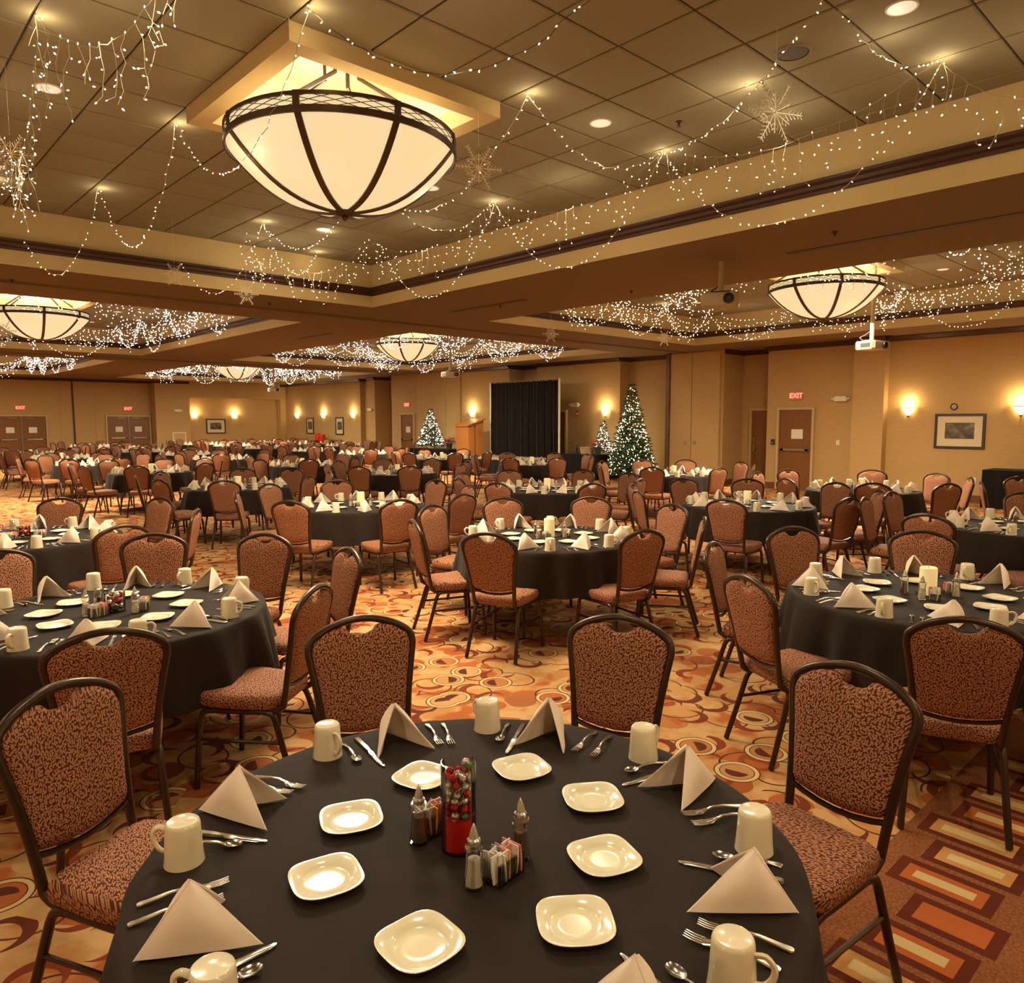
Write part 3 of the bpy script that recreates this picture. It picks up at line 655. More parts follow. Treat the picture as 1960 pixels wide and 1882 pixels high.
t = thing('light_switch', 'white wall switch right of the exit door', 'switch'); wall_frame(t, 18.1, 7.83, 1.22, '-x'); build('plate', MB().box((0.006, 0, 0), (0.012, 0.08, 0.12)), 'white_plastic', t); build('toggle', MB().box((0.016, 0, 0), (0.014, 0.02, 0.035)), 'white_plastic', t)
t = thing('door_keypad', 'small dark keypad left of the exit door', 'keypad'); wall_frame(t, 18.1, 9.51, 1.21, '-x'); build('case', MB().box((0.02, 0, 0), (0.04, 0.09, 0.14), taper=0.1), 'dark_plastic', t); build('keys', MB().box((0.042, 0, -0.02), (0.006, 0.05, 0.05)), 'grey_metal', t)
t = thing('fire_alarm', 'red fire alarm below the emergency light near the curtain', 'fire alarm'); wall_frame(t, 17.75, 15.98, 2.0, '-x'); build('case', MB().box((0.03, 0, 0), (0.06, 0.11, 0.15)), 'fire_red', t); build('strobe', MB().box((0.068, 0, -0.015), (0.02, 0.06, 0.07)), 'white_plastic', t)
t = thing('wall_vent', 'white framed grille low on the far wall left of alcove', 'vent'); wall_frame(t, 12.46, 36.6, 1.0, '-y')
build('frame', MB().box((0.015, 0, 0.24), (0.03, 0.6, 0.05)).box((0.015, 0, -0.24), (0.03, 0.6, 0.05)).box((0.015, 0.28, 0), (0.03, 0.05, 0.44)).box((0.015, -0.28, 0), (0.03, 0.05, 0.44)), 'white_plastic', t); build('grille', MB().box((0.008, 0, 0), (0.012, 0.5, 0.44)), 'air_panel', t)
# folding-wall pocket doors and panel joints on the right wall
def pocket(x, y0, y1, joints, knobs, label):
    t = thing('pocket_panel', label, 'wall panel', (x, (y0+y1)/2, 0), PI, 'folding wall pocket doors'); yc = (y0+y1)/2
    ys_ = [y0]+joints+[y1]
    for a, b in zip(ys_, ys_[1:]): build('panel', MB().box((0.02, -((a+b)/2-yc), 1.83), (0.04, b-a-0.02, 3.58)), 'air_panel', t)
    for k in knobs: build('ring_pull', MB().tube([(0.045, -(k-yc)+0.04*math.cos(2*PI*q/14), 1.15+0.04*math.sin(2*PI*q/14)) for q in range(14)], 0.007, 5, True), 'grey_metal', t, True)
pocket(17.8, 10.9, 12.5, [11.78], [11.66, 11.95], 'pair of beige pocket doors with ring pulls beside the tall tree')
pocket(17.6, 21.7, 24.45, [22.6, 23.5], [], 'beige folding wall panels behind the small Christmas tree')
for x, y in ((17.83, 12.6),): struct(build('trim_40', MB().bbox((17.72, 12.5, 0), (17.85, 12.62, 3.66)), 'base_wood'), 'brown upright post at the edge of the pocket doors')
struct(build('trim_41', MB().bbox((8.2, 37.26, 0), (8.26, 37.31, 3.55)), 'trim_wood'), 'dark upright joint in the far wall between the double doors')
for k, x in enumerate((7.71, 9.1)): struct(build('trim_%d' % (42+k), MB().bbox((x, 37.28, 0), (x+0.03, 37.31, 3.55)), 'air_panel'), 'thin pale upright joint in the far wall, '+ORD[k]+' from left')

# ------------------------------------------------------------------ hanging projectors
def projector(x, y, z, top, rz, label, s=1.0):
    t = thing('ceiling_projector', label, 'projector', (x, y, z), rz, 'ceiling projectors'); w_, d, h = 0.42*s, 0.34*s, 0.14*s
    o = [(-d/2, -w_/2+.03), (-d/2+.03, -w_/2), (d/2-.04, -w_/2), (d/2, -w_/2+.04), (d/2, w_/2-.04), (d/2-.04, w_/2), (-d/2+.03, w_/2), (-d/2, w_/2-.03)]
    body = build('body', MB().loops([[(a*.94, b*.94, -h/2) for a, b in o], [(a, b, -h/2+.02) for a, b in o], [(a, b, h/2-.02) for a, b in o], [(a*.96, b*.96, h/2) for a, b in o]]), 'projector_plastic', t)
    ln = MB()
    for r0, r1, x0, x1 in ((0.062*s, 0.058*s, d/2-.02, d/2+.03),):
        ring = lambda r, xx: [(xx, 0.09*s+r*math.cos(2*PI*k/18), r*math.sin(2*PI*k/18)) for k in range(18)]
        ln.loops([ring(r0, x0), ring(r1, x1), ring(r1*.8, x1), ring(r1*.6, x1-.03)])
    build('lens', ln, 'dark_plastic', body, True, 40)
    build('vent_grille', MB().box((d*0.05, -w_/2-0.001, 0), (d*0.5, 0.006, h*0.5)), 'dark_plastic', body)
    build('mount', MB().box((0, 0, h/2+.02), (0.2*s, 0.2*s, 0.015)).box((0.05, 0.06, h/2+.008), (0.02, 0.02, 0.03)).box((-0.05, -0.06, h/2+.008), (0.02, 0.02, 0.03)), 'iron', t)
    build('pole', MB().tube([(0, 0, h/2+.02), (0, 0, top-z)], 0.034, 10), 'projector_plastic', t, True)
    build('cable', MB().tube(catmull([(-0.05, -0.08, h/2), (-0.14, -0.12, h/2+.06), (-0.1, -0.02, h/2+.12), (0.0, 0.02, h/2+.2)], 4), 0.008, 5), 'dark_plastic', t, True)
projector(8.0, 4.93, 3.20, Z_SOFFIT, R2(-150), 'large grey projector hanging from the beam in mid room', 1.05)
projector(12.89, 5.08, 3.0, Z_CEIL, R2(-100), 'grey projector on a long pole before the right wall', 1.0)
projector(12.6, 16.0, 3.02, Z_CEIL, R2(-100), 'small distant projector hanging above the lectern', 1.0); projector(13.4, 28.4, 3.02, Z_CEIL, R2(-100), 'tiny distant projector near the far corner', 1.0)
# ------------------------------------------------------------------ stage corner
t = thing('stage_platform', 'low stage platform with grey deck and black skirt', 'stage', (16.4, 18.0, 0))
build('deck', MB().box((0, 0, 0.57), (1.8, 4.4, 0.06)), 'stage_top', t)
def skirt(mb, x0, y0, x1, y1, z0, z1, n, amp):
    dx, dy = x1-x0, y1-y0; L = math.hypot(dx, dy); nx, ny = dy/L, -dx/L; top, bot = [], []
    for k in range(n+1):
        f = k/n; w1 = amp*0.4*math.sin(k*1.9)+amp*0.3*math.sin(k*0.77+1); w2 = amp*math.sin(k*1.9)+amp*0.7*math.sin(k*0.77+1)
        top.append((x0+dx*f+nx*w1, y0+dy*f+ny*w1, z1)); bot.append((x0+dx*f+nx*w2, y0+dy*f+ny*w2, z0))
    m = n+1; mb.add(bot+top, [(k, k+1, m+k+1, m+k) for k in range(n)])
mb = MB(); skirt(mb, -0.9, 2.2, -0.9, -2.2, 0.01, 0.56, 120, 0.012); skirt(mb, -0.9, -2.2, 0.9, -2.2, 0.01, 0.56, 50, 0.012); skirt(mb, 0.9, 2.2, -0.9, 2.2, 0.01, 0.56, 50, 0.012)
build('skirt', mb, 'drape', t, True, 60)
def draped_table(x, y, lx, ly, label, h=0.755):
    t = thing('draped_table', label, 'table', (x, y, 0)); a, b = lx/2, ly/2
    mb = MB(); mb.box((0, 0, h-0.006), (lx, ly, 0.012))
    for p in (((-a, b), (-a, -b)), ((-a, -b), (a, -b)), ((a, -b), (a, b)), ((a, b), (-a, b))): skirt(mb, p[0][0], p[0][1], p[1][0], p[1][1], 0.015, h-0.002, int(24*math.hypot(p[1][0]-p[0][0], p[1][1]-p[0][1])), 0.013)
    build('drape', mb, 'drape', t, True, 50); build('tabletop', MB().box((0, 0, h-0.028), (lx-.02, ly-.02, 0.03)), 'trim_wood', t)
    for sx in (-1, 1):
        for sy in (-1, 1): build('leg', MB().tube([(sx*(a-.08), sy*(b-.1), 0), (sx*(a-.08), sy*(b-.1), h-.04)], 0.016, 6), 'grey_metal', t)
    return t
draped_table(17.15, 15.05, 0.76, 1.4, 'black draped table between stage and tall Christmas tree'); draped_table(16.6, 21.9, 0.76, 2.4, 'black draped table under the small Christmas tree')
draped_table(17.42, 3.0, 0.76, 2.9, 'black draped side table against the wall at right edge', 0.77); draped_table(17.4, 32.3, 0.76, 2.9, 'black draped table holding red canisters by far wall')
# curtain on a pipe frame
t = thing('stage_curtain', 'tall black pleated curtain hung on a pale pipe frame', 'curtain', (16.7, 17.42, 0.60))
mb = MB(); n, H = 150, 2.40; rows = []
for z in [0.03+H*k/8 for k in range(9)]:
    row = []
    for k in range(n+1):
        y = 1.55-3.10*k/n; a = 0.045*math.sin(k*0.9+0.6*math.sin(k*0.21))+0.02*math.sin(k*0.37+2)
        row.append((-a*(1.1-0.35*(z/H)), y+0.008*math.sin(k*0.5+z*2), z))
    rows.append(row)
vs = [p for r in rows for p in r]; mb.add(vs, [(q*(n+1)+k, q*(n+1)+k+1, (q+1)*(n+1)+k+1, (q+1)*(n+1)+k) for q in range(8) for k in range(n)])
build('drape', mb, 'curtain', t, True, 80)
for s in (-1, 1): build('upright', MB().tube([(0.0, s*1.6, 0), (0.0, s*1.6, 2.46)], 0.03, 8).box((0, s*1.6, 0.01), (0.4, 0.25, 0.02)), 'white_plastic', t)
build('crossbar', MB().tube([(0, -1.6, 2.43), (0, 1.6, 2.43)], 0.022, 8), 'grey_metal', t)
# lectern
t = thing('lectern', 'orange wood lectern with sloping top on the stage', 'lectern', (16.05, 19.35, 0.60), R2(170))
side = [(-0.27, 0.0), (0.27, 0.0), (0.30, 1.02), (-0.27, 1.20)]
for s in (-1, 1): build('side_panel', MB().prism([(a, b) for a, b in side], s*0.42-0.012, s*0.42+0.012, 0, lambda a, b, c: (a, c, b)), 'podium_wood', t)
build('front_panel', MB().prism([(0.262, 0.0), (0.29, 0.0), (0.318, 1.0), (0.29, 1.0)], -0.41, 0.41, 0, lambda a, b, c: (a, c, b)), 'podium_wood', t)
build('back_panel', MB().prism([(-0.27, 0.0), (-0.25, 0.0), (-0.25, 1.18), (-0.27, 1.18)], -0.41, 0.41, 0, lambda a, b, c: (a, c, b)), 'podium_wood', t)
build('sloping_top', MB().prism([(-0.33, 1.205), (0.36, 0.99), (0.36, 1.03), (-0.33, 1.245)], -0.48, 0.48, 0, lambda a, b, c: (a, c, b)), 'podium_wood', t)
build('plinth', MB().box((0.01, 0, 0.04), (0.64, 0.92, 0.08)), 'podium_wood', t)
t = thing('microphone', 'thin black gooseneck microphone beside the lectern', 'microphone', (15.75, 18.72, 0.60))
build('stand', MB().lathe([(0.14, 0), (0.13, 0.02), (0.02, 0.035), (0.0, 0.035)], 16, flip=True).tube(catmull([(0, 0, 0.02), (0, 0, 0.7), (0.0, 0.02, 0.85), (0.06, 0.08, 0.95)], 5), 0.011, 6), 'dark_plastic', t, True); build('capsule', MB().lathe([(0.0, -0.05), (0.02, -0.04), (0.025, 0.02), (0.0, 0.05)], 10, (0.07, 0.09, 0.98)), 'dark_plastic', t, True)
t = thing('handrail', 'curved dark stage handrail with red ribbon by the lectern', 'handrail', (15.35, 20.5, 0)); build('rail', MB().tube(catmull([(-0.5, 0.4, 0), (-0.5, 0.4, 0.9), (-0.4, 0.38, 1.05), (-0.1, 0.3, 1.3), (0.25, 0.22, 1.55)], 5), 0.024, 8).tube([(0.25, 0.22, 0.62), (0.25, 0.22, 1.55)], 0.022, 8), 'dark_plastic', t, True)
# poinsettia plants
def poinsettia(x, y, z, label, s=1.0):
    random.seed(int(x*100+y*7)); t = thing('poinsettia', label, 'plant', (x, y, z))
    build('pot', MB().lathe([(0.0, 0.0), (0.07*s, 0.0), (0.10*s, 0.16*s), (0.105*s, 0.18*s), (0.09*s, 0.18*s), (0.085*s, 0.15*s), (0, 0.15*s)], 18), 'pot', t, True, 40)
    for nm, mat, cnt, r0, z0 in (('foliage', 'leaf', 60, 0.16*s, 0.22*s), ('bracts', 'poinsettia', 110, 0.17*s, 0.30*s)):
        mb = MB()
        for k in range(cnt):
            a = random.uniform(0, 2*PI); r = r0*math.sqrt(random.random()); L = random.uniform(.06, .1)*s; zz = z0+random.uniform(-.05, .07)*s-(r/r0)**2*.06*s; el = random.uniform(-0.5, 0.4)
            cx, cy = r*math.cos(a), r*math.sin(a); d = Vector((math.cos(a+random.uniform(-1, 1))*math.cos(el), math.sin(a)*math.cos(el), math.sin(el))); w_ = Vector((-d.y, d.x, 0)).normalized()*L*0.32; c = Vector((cx, cy, zz))
            mb.add([c, c+d*L*0.5+w_, c+d*L, c+d*L*0.5-w_, c+d*L*0.5+Vector((0, 0, 0.008))], [(0, 1, 4), (1, 2, 4), (2, 3, 4), (3, 0, 4)])
        o = build(nm, mb, mat, t)
poinsettia(17.0, 14.52, 0.755, 'red poinsettia in dark pot by the tall Christmas tree', 1.25); poinsettia(16.45, 21.0, 0.755, 'red poinsettia left of the wooden lectern', 1.2)
t = thing('wicker_basket', 'pale wicker basket on the draped table beside poinsettia', 'basket', (17.0, 14.95, 0.755)); mb = MB()
for k in range(9): mb.tube([((0.13+.004*k)*math.cos(2*PI*q/20)*0.8, (0.22+.004*k)*math.sin(2*PI*q/20), 0.012+0.024*k) for q in range(20)], 0.0125, 5, True)
build('weave', mb, 'wicker', t, True); build('bottom', MB().lathe([(0, 0.008), (0.13, 0.008)], 20, sx=0.8, sy=1.6), 'wicker', t)
t = thing('bottle', 'dark bottle standing left of the wicker basket', 'bottle', (17.0, 15.4, 0.755)); build('body', MB().lathe([(0, 0), (0.04, 0), (0.042, 0.18), (0.03, 0.22), (0.014, 0.25), (0.014, 0.3), (0, 0.3)], 14), 'dark_plastic', t, True, 40); build('cap', MB().lathe([(0.017, 0.29), (0.017, 0.32), (0, 0.32)], 12), 'red_canister', t)
for k, (y, h) in enumerate(((31.75, 0.42), (32.15, 0.46), (31.95, 0.34))):
    t = thing('red_canister', ['shorter red canister on the far draped table', 'tallest red canister on the far draped table', 'squat red canister between two others on far table'][k], 'canister', (17.3-0.12*(k == 2), y, 0.755), 0, 'red canisters')
    build('body', MB().lathe([(0, 0), (0.14, 0), (0.15, 0.02), (0.15, h-.06), (0.13, h-.04), (0, h-.04)], 18), 'red_canister', t, True, 40); build('lid', MB().lathe([(0.135, h-.05), (0.135, h-.02), (0.05, h), (0, h)], 18), 'red_canister', t, True, 40)
# Christmas trees
def xmas_tree(x, y, z, H, Rb, n_br, n_lights, label, seed, cool, bs):
    random.seed(seed); t = thing('christmas_tree', label, 'Christmas tree', (x, y, z)); mb = MB(); tips = []
    build('trunk', MB().tube([(0, 0, 0), (0, 0, H*0.95)], [0.05*H/2.7, 0.01], 8), 'bark', t)
    build('stand', MB().lathe([(0.0, 0.0), (0.17*H/2, 0.0), (0.14*H/2, 0.05), (0.04, 0.08)], 16), 'paper', t)
    nl = max(10, int(H*11))
    for L in range(nl):
        f = L/(nl-1); zz = H*(0.09+0.89*f); rr = Rb*(1-f)**0.92+0.03; nb = max(4, int(n_br*(1-f)+4))
        for b in range(nb):
            a = 2*PI*(b+random.random()*0.7)/nb+L*0.9; ln = rr*random.uniform(0.8, 1.08); dz = -0.10*ln+random.uniform(-.03, .05)
            root = Vector((0, 0, zz+0.10*ln)); tip = Vector((ln*math.cos(a), ln*math.sin(a), zz+dz)); tips.append(tip)
            ns = max(4, int(ln/0.055))
            for q in range(ns):
                g = 0.25+0.75*(q+random.random())/ns; c = root.lerp(tip, g)
                for e in (-1, 1, 0):
                    az = a+e*random.uniform(0.4, 0.9); l2 = random.uniform(0.07, 0.13)*(0.7+0.3*H/2.7); d = Vector((math.cos(az), math.sin(az), random.uniform(-0.15, 0.35)))*l2; u = Vector((-math.sin(az), math.cos(az), 0))*l2*0.16; v = Vector((0, 0, l2*0.14))
                    mb.add([c, c+d*.45+u, c+d*.45-u*.5+v, c+d*.45-u*.5-v, c+d], [(0, 1, 2), (0, 2, 3), (0, 3, 1), (4, 2, 1), (4, 3, 2), (4, 1, 3)])
    o = build('foliage', mb, 'needle', t); o['kind'] = 'stuff'
    lb = MB()
    for k in range(n_lights):
        f = 1-math.sqrt(random.random()*0.98); zz = H*(0.08+0.9*f); rr = (Rb*(1-f)**0.92+0.03)*random.uniform(0.78, 1.08); a = random.uniform(0, 2*PI)
        c = (rr*math.cos(a), rr*math.sin(a), zz); s = bs*random.uniform(0.7, 1.25)
        lb.add([(c[0]+s, c[1], c[2]), (c[0], c[1]+s, c[2]), (c[0]-s, c[1], c[2]), (c[0], c[1]-s, c[2]), (c[0], c[1], c[2]+s), (c[0], c[1], c[2]-s)], [(0, 1, 4), (1, 2, 4), (2, 3, 4), (3, 0, 4), (1, 0, 5), (2, 1, 5), (3, 2, 5), (0, 3, 5)])
    o = build('fairy_lights', lb, 'bulb_cool' if cool else 'bulb', t); o['kind'] = 'stuff'
    point_light('tree_glow', (-Rb*0.9, -Rb*0.5, H*0.35), 2.5, (1, .85, .6), 0.3, t); point_light('tree_glow', (-Rb*0.5, -Rb*0.3, H*0.75), 1.2, (1, .85, .6), 0.2, t)
xmas_tree(17.05, 13.30, 0.0, 2.80, 0.70, 22, 560, 'tall lit Christmas tree beside the pocket doors', 3, False, 0.0145)
xmas_tree(16.75, 22.5, 0.755, 1.45, 0.50, 15, 330, 'small lit Christmas tree on the draped table left of lectern', 5, True, 0.0125)
xmas_tree(17.33, 14.6, 0.755, 0.98, 0.24, 10, 150, 'miniature lit Christmas tree behind the poinsettia', 8, True, 0.013)
# ------------------------------------------------------------------ banquet chair (sits facing local +x)
def bv(y, v, off=0.0): return (-0.212-0.195*v+off*0.98, y, 0.435+0.985*v+off*0.19)
HALF = [(.164, .0), (.170, .09), (.181, .20), (.197, .31), (.210, .385), (.214, .425), (.202, .462), (.148, .500), (.075, .526), (0, .536)]
def chair_parts(lod):
    """name -> MB for the whole chair; lod 0 near, 1 middle, 2 far"""
    n, ck = ((9, 4), (6, 2), (4, 1))[lod]; out = []
    rail, r = [], 0.0148
    L = [(-.10, .166, .392), (-.165, .165, .396), (-.205, .164, .418)]+[bv(y, v) for y, v in HALF]
    L += [(x, -y, z) for x, y, z in reversed(L[:-1])]
    out.append(('back_frame', MB().tube(catmull(L, ck) if ck > 1 else L, r*1.05, n), 'bronze'))
    # pad outline inside the frame
    up = [(y-0.010, v-0.004) for y, v in HALF[1:-1]]; ol = []
    for y, v in up: ol.append((y, v))
    ol = [(y, v) for y, v in ol if v > 0.115]
    top = [(0.080, .508), (0.062, .502), (0.048, .484), (0.024, .474), (0.0, .472)]
    ol = [(q, .082+0.028*(q/.165)**2) for q in ((0.0, .06, .12, .150) if lod < 2 else (0.0, .150))]+[(.163, .125)]+[p for p in ol if p[0] > 0.08]+(top if lod < 2 else [(0.06, .505), (0, .485)])
    full = ol+[(-y, v) for y, v in reversed(ol[1:-1])]
    cy, cv = 0.0, 0.29
    def ring(sc_, off): return [bv(cy+(y-cy)*sc_, cv+(v-cv)*sc_, off) for y, v in full]
    pad = MB()
    if lod < 2: pad.loops([ring(.55, -.021), ring(.86, -.020), ring(.965, -.014), ring(1.0, -.004), ring(1.0, .006), ring(.965, .017), ring(.86, .024), ring(.55, .027)])
    else: pad.loops([ring(.9, -.020), ring(1.0, 0.0), ring(.9, .022)])
    out.append(('backrest', pad, 'fabric'))
    low = [(y, .066+0.028*(y/.165)**2) for y in (-.168, -.12, -.06, 0, .06, .12, .168)]
    out.append(('lower_rail', MB().tube([bv(y, v) for y, v in low], 0.010, max(4, n-2)), 'bronze'))
    # seat cushion
    so = [(.225, .10), (.220, .165), (.195, .205), (.14, .216), (0, .205), (-.13, .190), (-.175, .178), (-.19, .14), (-.192, .0)]
    so = [(a, b) for a, b in so]; half = [(.226, 0.0)]+so[:-1]
    seat_o = half+[(-.192, 0.0)]+[(a, -b) for a, b in reversed(half[1:])]
    def sr(k, z): return [(a*k+0.012*(1-k), b*k, z+(0.008 if a > 0 else 0.0)*(1-abs(a-.1))) for a, b in seat_o]
    st = MB()
    if lod < 2: st.loops([sr(.95, .402), sr(1.0, .412), sr(1.012, .44), sr(.995, .462), sr(.94, .474), sr(.6, .480)])
    else: st.loops([sr(1.0, .402), sr(1.0, .455), sr(.9, .476)])
    out.append(('seat', st, 'fabric'))
    for s in (1, -1):
        out.append(('seat_rail', MB().tube([(.150, .190*s, .390), (.05, .186*s, .390), (-.05, .180*s, .390), (-.115, .175*s, .390)], r*.95, n), 'bronze'))
        fl = [(.150, .190*s, .390), (.185, .193*s, .384), (.203, .196*s, .355), (.212, .200*s, .26), (.222, .206*s, .12), (.230, .211*s, .006)]
        rl = [(-.115, .175*s, .390), (-.150, .177*s, .383), (-.172, .179*s, .352), (-.205, .186*s, .24), (-.245, .194*s, .11), (-.278, .201*s, .006)]
        if lod == 2: fl, rl = [fl[1], fl[-1]], [rl[1], rl[-1]]
        out.append(('leg', MB().tube(catmull(fl, 2) if lod == 0 else fl, r, n), 'bronze')); out.append(('leg', MB().tube(catmull(rl, 2) if lod == 0 else rl, r, n), 'bronze'))
        if lod < 2: out.append(('stretcher', MB().tube([(.213, .201*s, .245), (-.205, .186*s, .245)], 0.009, n-2), 'bronze'))
    if lod < 2:
        out.append(('cross_bar', MB().tube([(-.10, -.172, .388), (-.10, .172, .388)], 0.010, n-2), 'bronze'))
        out.append(('cross_bar', MB().tube([(.14, -.188, .388), (.14, .188, .388)], 0.010, n-2), 'bronze'))
    return out
def make_chair(lod):
    t = link('banquet_chair', None)
    for nm, mb, mat in chair_parts(lod): build(nm, mb, mat, t, True, 50)
    return t
def flat_chair():
    mb = MB()
    for nm, b, mat in chair_parts(2):
        k = len(mb.mi); mb.join(b)
        for q in range(k, len(mb.mi)): mb.mi[q] = 0 if mat == 'fabric' else 1
    return mb.mesh('banquet_chair', ['fabric', 'bronze'], True, 50)
CHAIR0 = None; CHAIR1 = None; CHAIR_FLAT = None
def place_chair(x, y, rz, detail, label, group):
    global CHAIR0, CHAIR1, CHAIR_FLAT
    if detail == 0:
        if CHAIR0 is None: CHAIR0 = o = make_chair(0)
        else: o = copy_tree(CHAIR0)
    elif detail == 1:
        if CHAIR1 is None: CHAIR1 = o = make_chair(1)
        else: o = copy_tree(CHAIR1)
    else:
        if CHAIR_FLAT is None: CHAIR_FLAT = flat_chair()
        o = link('banquet_chair', CHAIR_FLAT)
    o.location = (x, y, 0); o.rotation_euler = (0, 0, rz); tag(o, label, 'chair', group); return o

# ------------------------------------------------------------------ round tables and cloths
TR, TZ = 0.762, 0.757
def table_meshes():
    top = MB().lathe([(0, .722), (TR-.005, .722), (TR, .730), (TR, .745), (TR-.006, .750), (0, .750)], 48).mesh('tabletop', 'trim_wood', True, 40)
    legs = []
    for sx in (-1, 1):
        for sy in (-1, 1):
            legs.append(MB().tube(catmull([(sx*.36, sy*.16, .72), (sx*.37, sy*.20, .55), (sx*.40, sy*.30, .34), (sx*.42, sy*.36, .15), (sx*.43, sy*.38, .006)], 3), 0.0125, 7).mesh('leg', 'bronze', True, 50))
    brace = MB().tube([(-.40, -.30, .34), (-.40, .30, .34)], 0.009, 6).tube([(.40, -.30, .34), (.40, .30, .34)], 0.009, 6).tube([(-.4, 0, .34), (-.05, 0, .70)], 0.008, 5).tube([(.4, 0, .34), (.05, 0, .70)], 0.008, 5).mesh('brace', 'bronze', True, 50)
    return top, legs, brace
TM = table_meshes()
def cloth_mesh(seed, n=144, drop=0.36):
    rnd = random.Random(seed); ph = [rnd.uniform(0, 6.28) for _ in range(6)]; ks = [rnd.randint(9, 12), rnd.randint(15, 19), rnd.randint(22, 27)]
    def fold(a): return 0.55*math.sin(ks[0]*a+ph[0])+0.5*math.sin(ks[1]*a+ph[1]+0.6*math.sin(3*a+ph[3]))+0.3*math.sin(ks[2]*a+ph[2])
    mb = MB(); rings = []; vs = [(0, 0, TZ)]
    spec = [(0.25, TZ, 0), (0.5, TZ, 0), (0.70, TZ, 0), (0.752, TZ-.0005, 0), (0.765, TZ-.004, .05), (0.7705, TZ-.012, .10), (0.774, TZ-.04, .25), (0.780, TZ-.11, .5), (0.788, TZ-.2, .75), (0.796, TZ-.29, .95), (0.802, TZ-drop, 1.1)]
    for r, z, am in spec:
        ring = []
        for k in range(n):
            a = 2*PI*k/n; f = fold(a); rr = r+am*0.044*f+am*0.024; zz = z
            if z < TZ-.3: zz = z+0.012*math.cos(4*a+ph[4])+0.006*f
            ring.append(len(vs)); vs.append((rr*math.cos(a), rr*math.sin(a), zz))
        rings.append(ring)
    fs = [(0, rings[0][k], rings[0][(k+1) % n]) for k in range(n)]
    for A, B in zip(rings, rings[1:]):
        for k in range(n): j = (k+1) % n; fs.append((A[k], B[k], B[j], A[j]))
    mb.add(vs, fs); return mb.mesh('tablecloth', 'black_cloth', True, 180)
CLOTHS = [cloth_mesh(s) for s in (11, 12, 13, 14)]; CLOTH_FAR = [cloth_mesh(s, 72) for s in (21, 22)]

# ------------------------------------------------------------------ tableware prototypes
def mug_meshes(n=28):
    prof = [(0.0, .098), (0.030, .098), (0.0335, .0995), (0.0365, .097), (0.0385, .090), (0.0400, .06), (0.0425, .02), (0.0445, .004), (0.0450, 0.0), (0.0415, 0.0), (0.0405, .006), (0.037, .08), (0.0, .088)]
    return (MB().lathe(prof, n).mesh('mug_body', 'mug_glaze', True, 50),
            MB().tube(catmull([(0.039, 0, .078), (0.058, 0, .082), (0.072, 0, .068), (0.070, 0, .045), (0.057, 0, .027), (0.041, 0, .022)], 3), 0.0055, 7, flat=1.3).mesh('handle', 'mug_glaze', True, 50))
MUG = mug_meshes()
def mug_flat():
    b = MB().lathe([(0.0, .098), (0.035, .099), (0.040, .06), (0.045, 0.0)], 10).tube([(0.039, 0, .078), (0.072, 0, .07), (0.07, 0, .04), (0.041, 0, .022)], 0.006, 4)
    return b.mesh('coffee_mug', 'mug_glaze', True, 50)
MUGF = mug_flat()
def sq(a, r, k=0.13):   # rounded square radius
    return r*(1+k*abs(math.cos(2*a))**2.2)
def plate_mesh(n=48):
    spec = [(0.0, .0065), (0.030, .0060), (0.049, .0062), (0.0535, .0085), (0.058, .0125), (0.072, .0150), (0.079, .0170), (0.0805, .0165), (0.078, .0125), (0.060, .0060), (0.048, .0015), (0.046, 0.0), (0.0, .0005)]
    mb = MB(); rings = []; vs = []
    for r, z in spec:
        if r == 0: rings.append([len(vs)]); vs.append((0, 0, z)); continue
        sqn = min(1.0, max(0.0, (r-.05)/.025)); ring = []
        for k in range(n):
            a = 2*PI*k/n; rr = r*((1-sqn)+sqn*0.965/(abs(math.cos(a))**3.3+abs(math.sin(a))**3.3)**(1/3.3)); ring.append(len(vs)); vs.append((rr*math.cos(a), rr*math.sin(a), z+0.002*sqn*abs(math.sin(2*a))**3))
        rings.append(ring)
    fs = []
    for A, B in zip(rings, rings[1:]):
        for k in range(n):
            j = (k+1) % n
            if len(A) == 1: fs.append((A[0], B[k], B[j]))
            elif len(B) == 1: fs.append((A[k], B[0], A[j]))
            else: fs.append((A[k], B[k], B[j], A[j]))
    mb.add(vs, fs); return mb.mesh('side_plate', 'china', True, 60)
PLATE = plate_mesh(); PLATEF = plate_mesh(16)
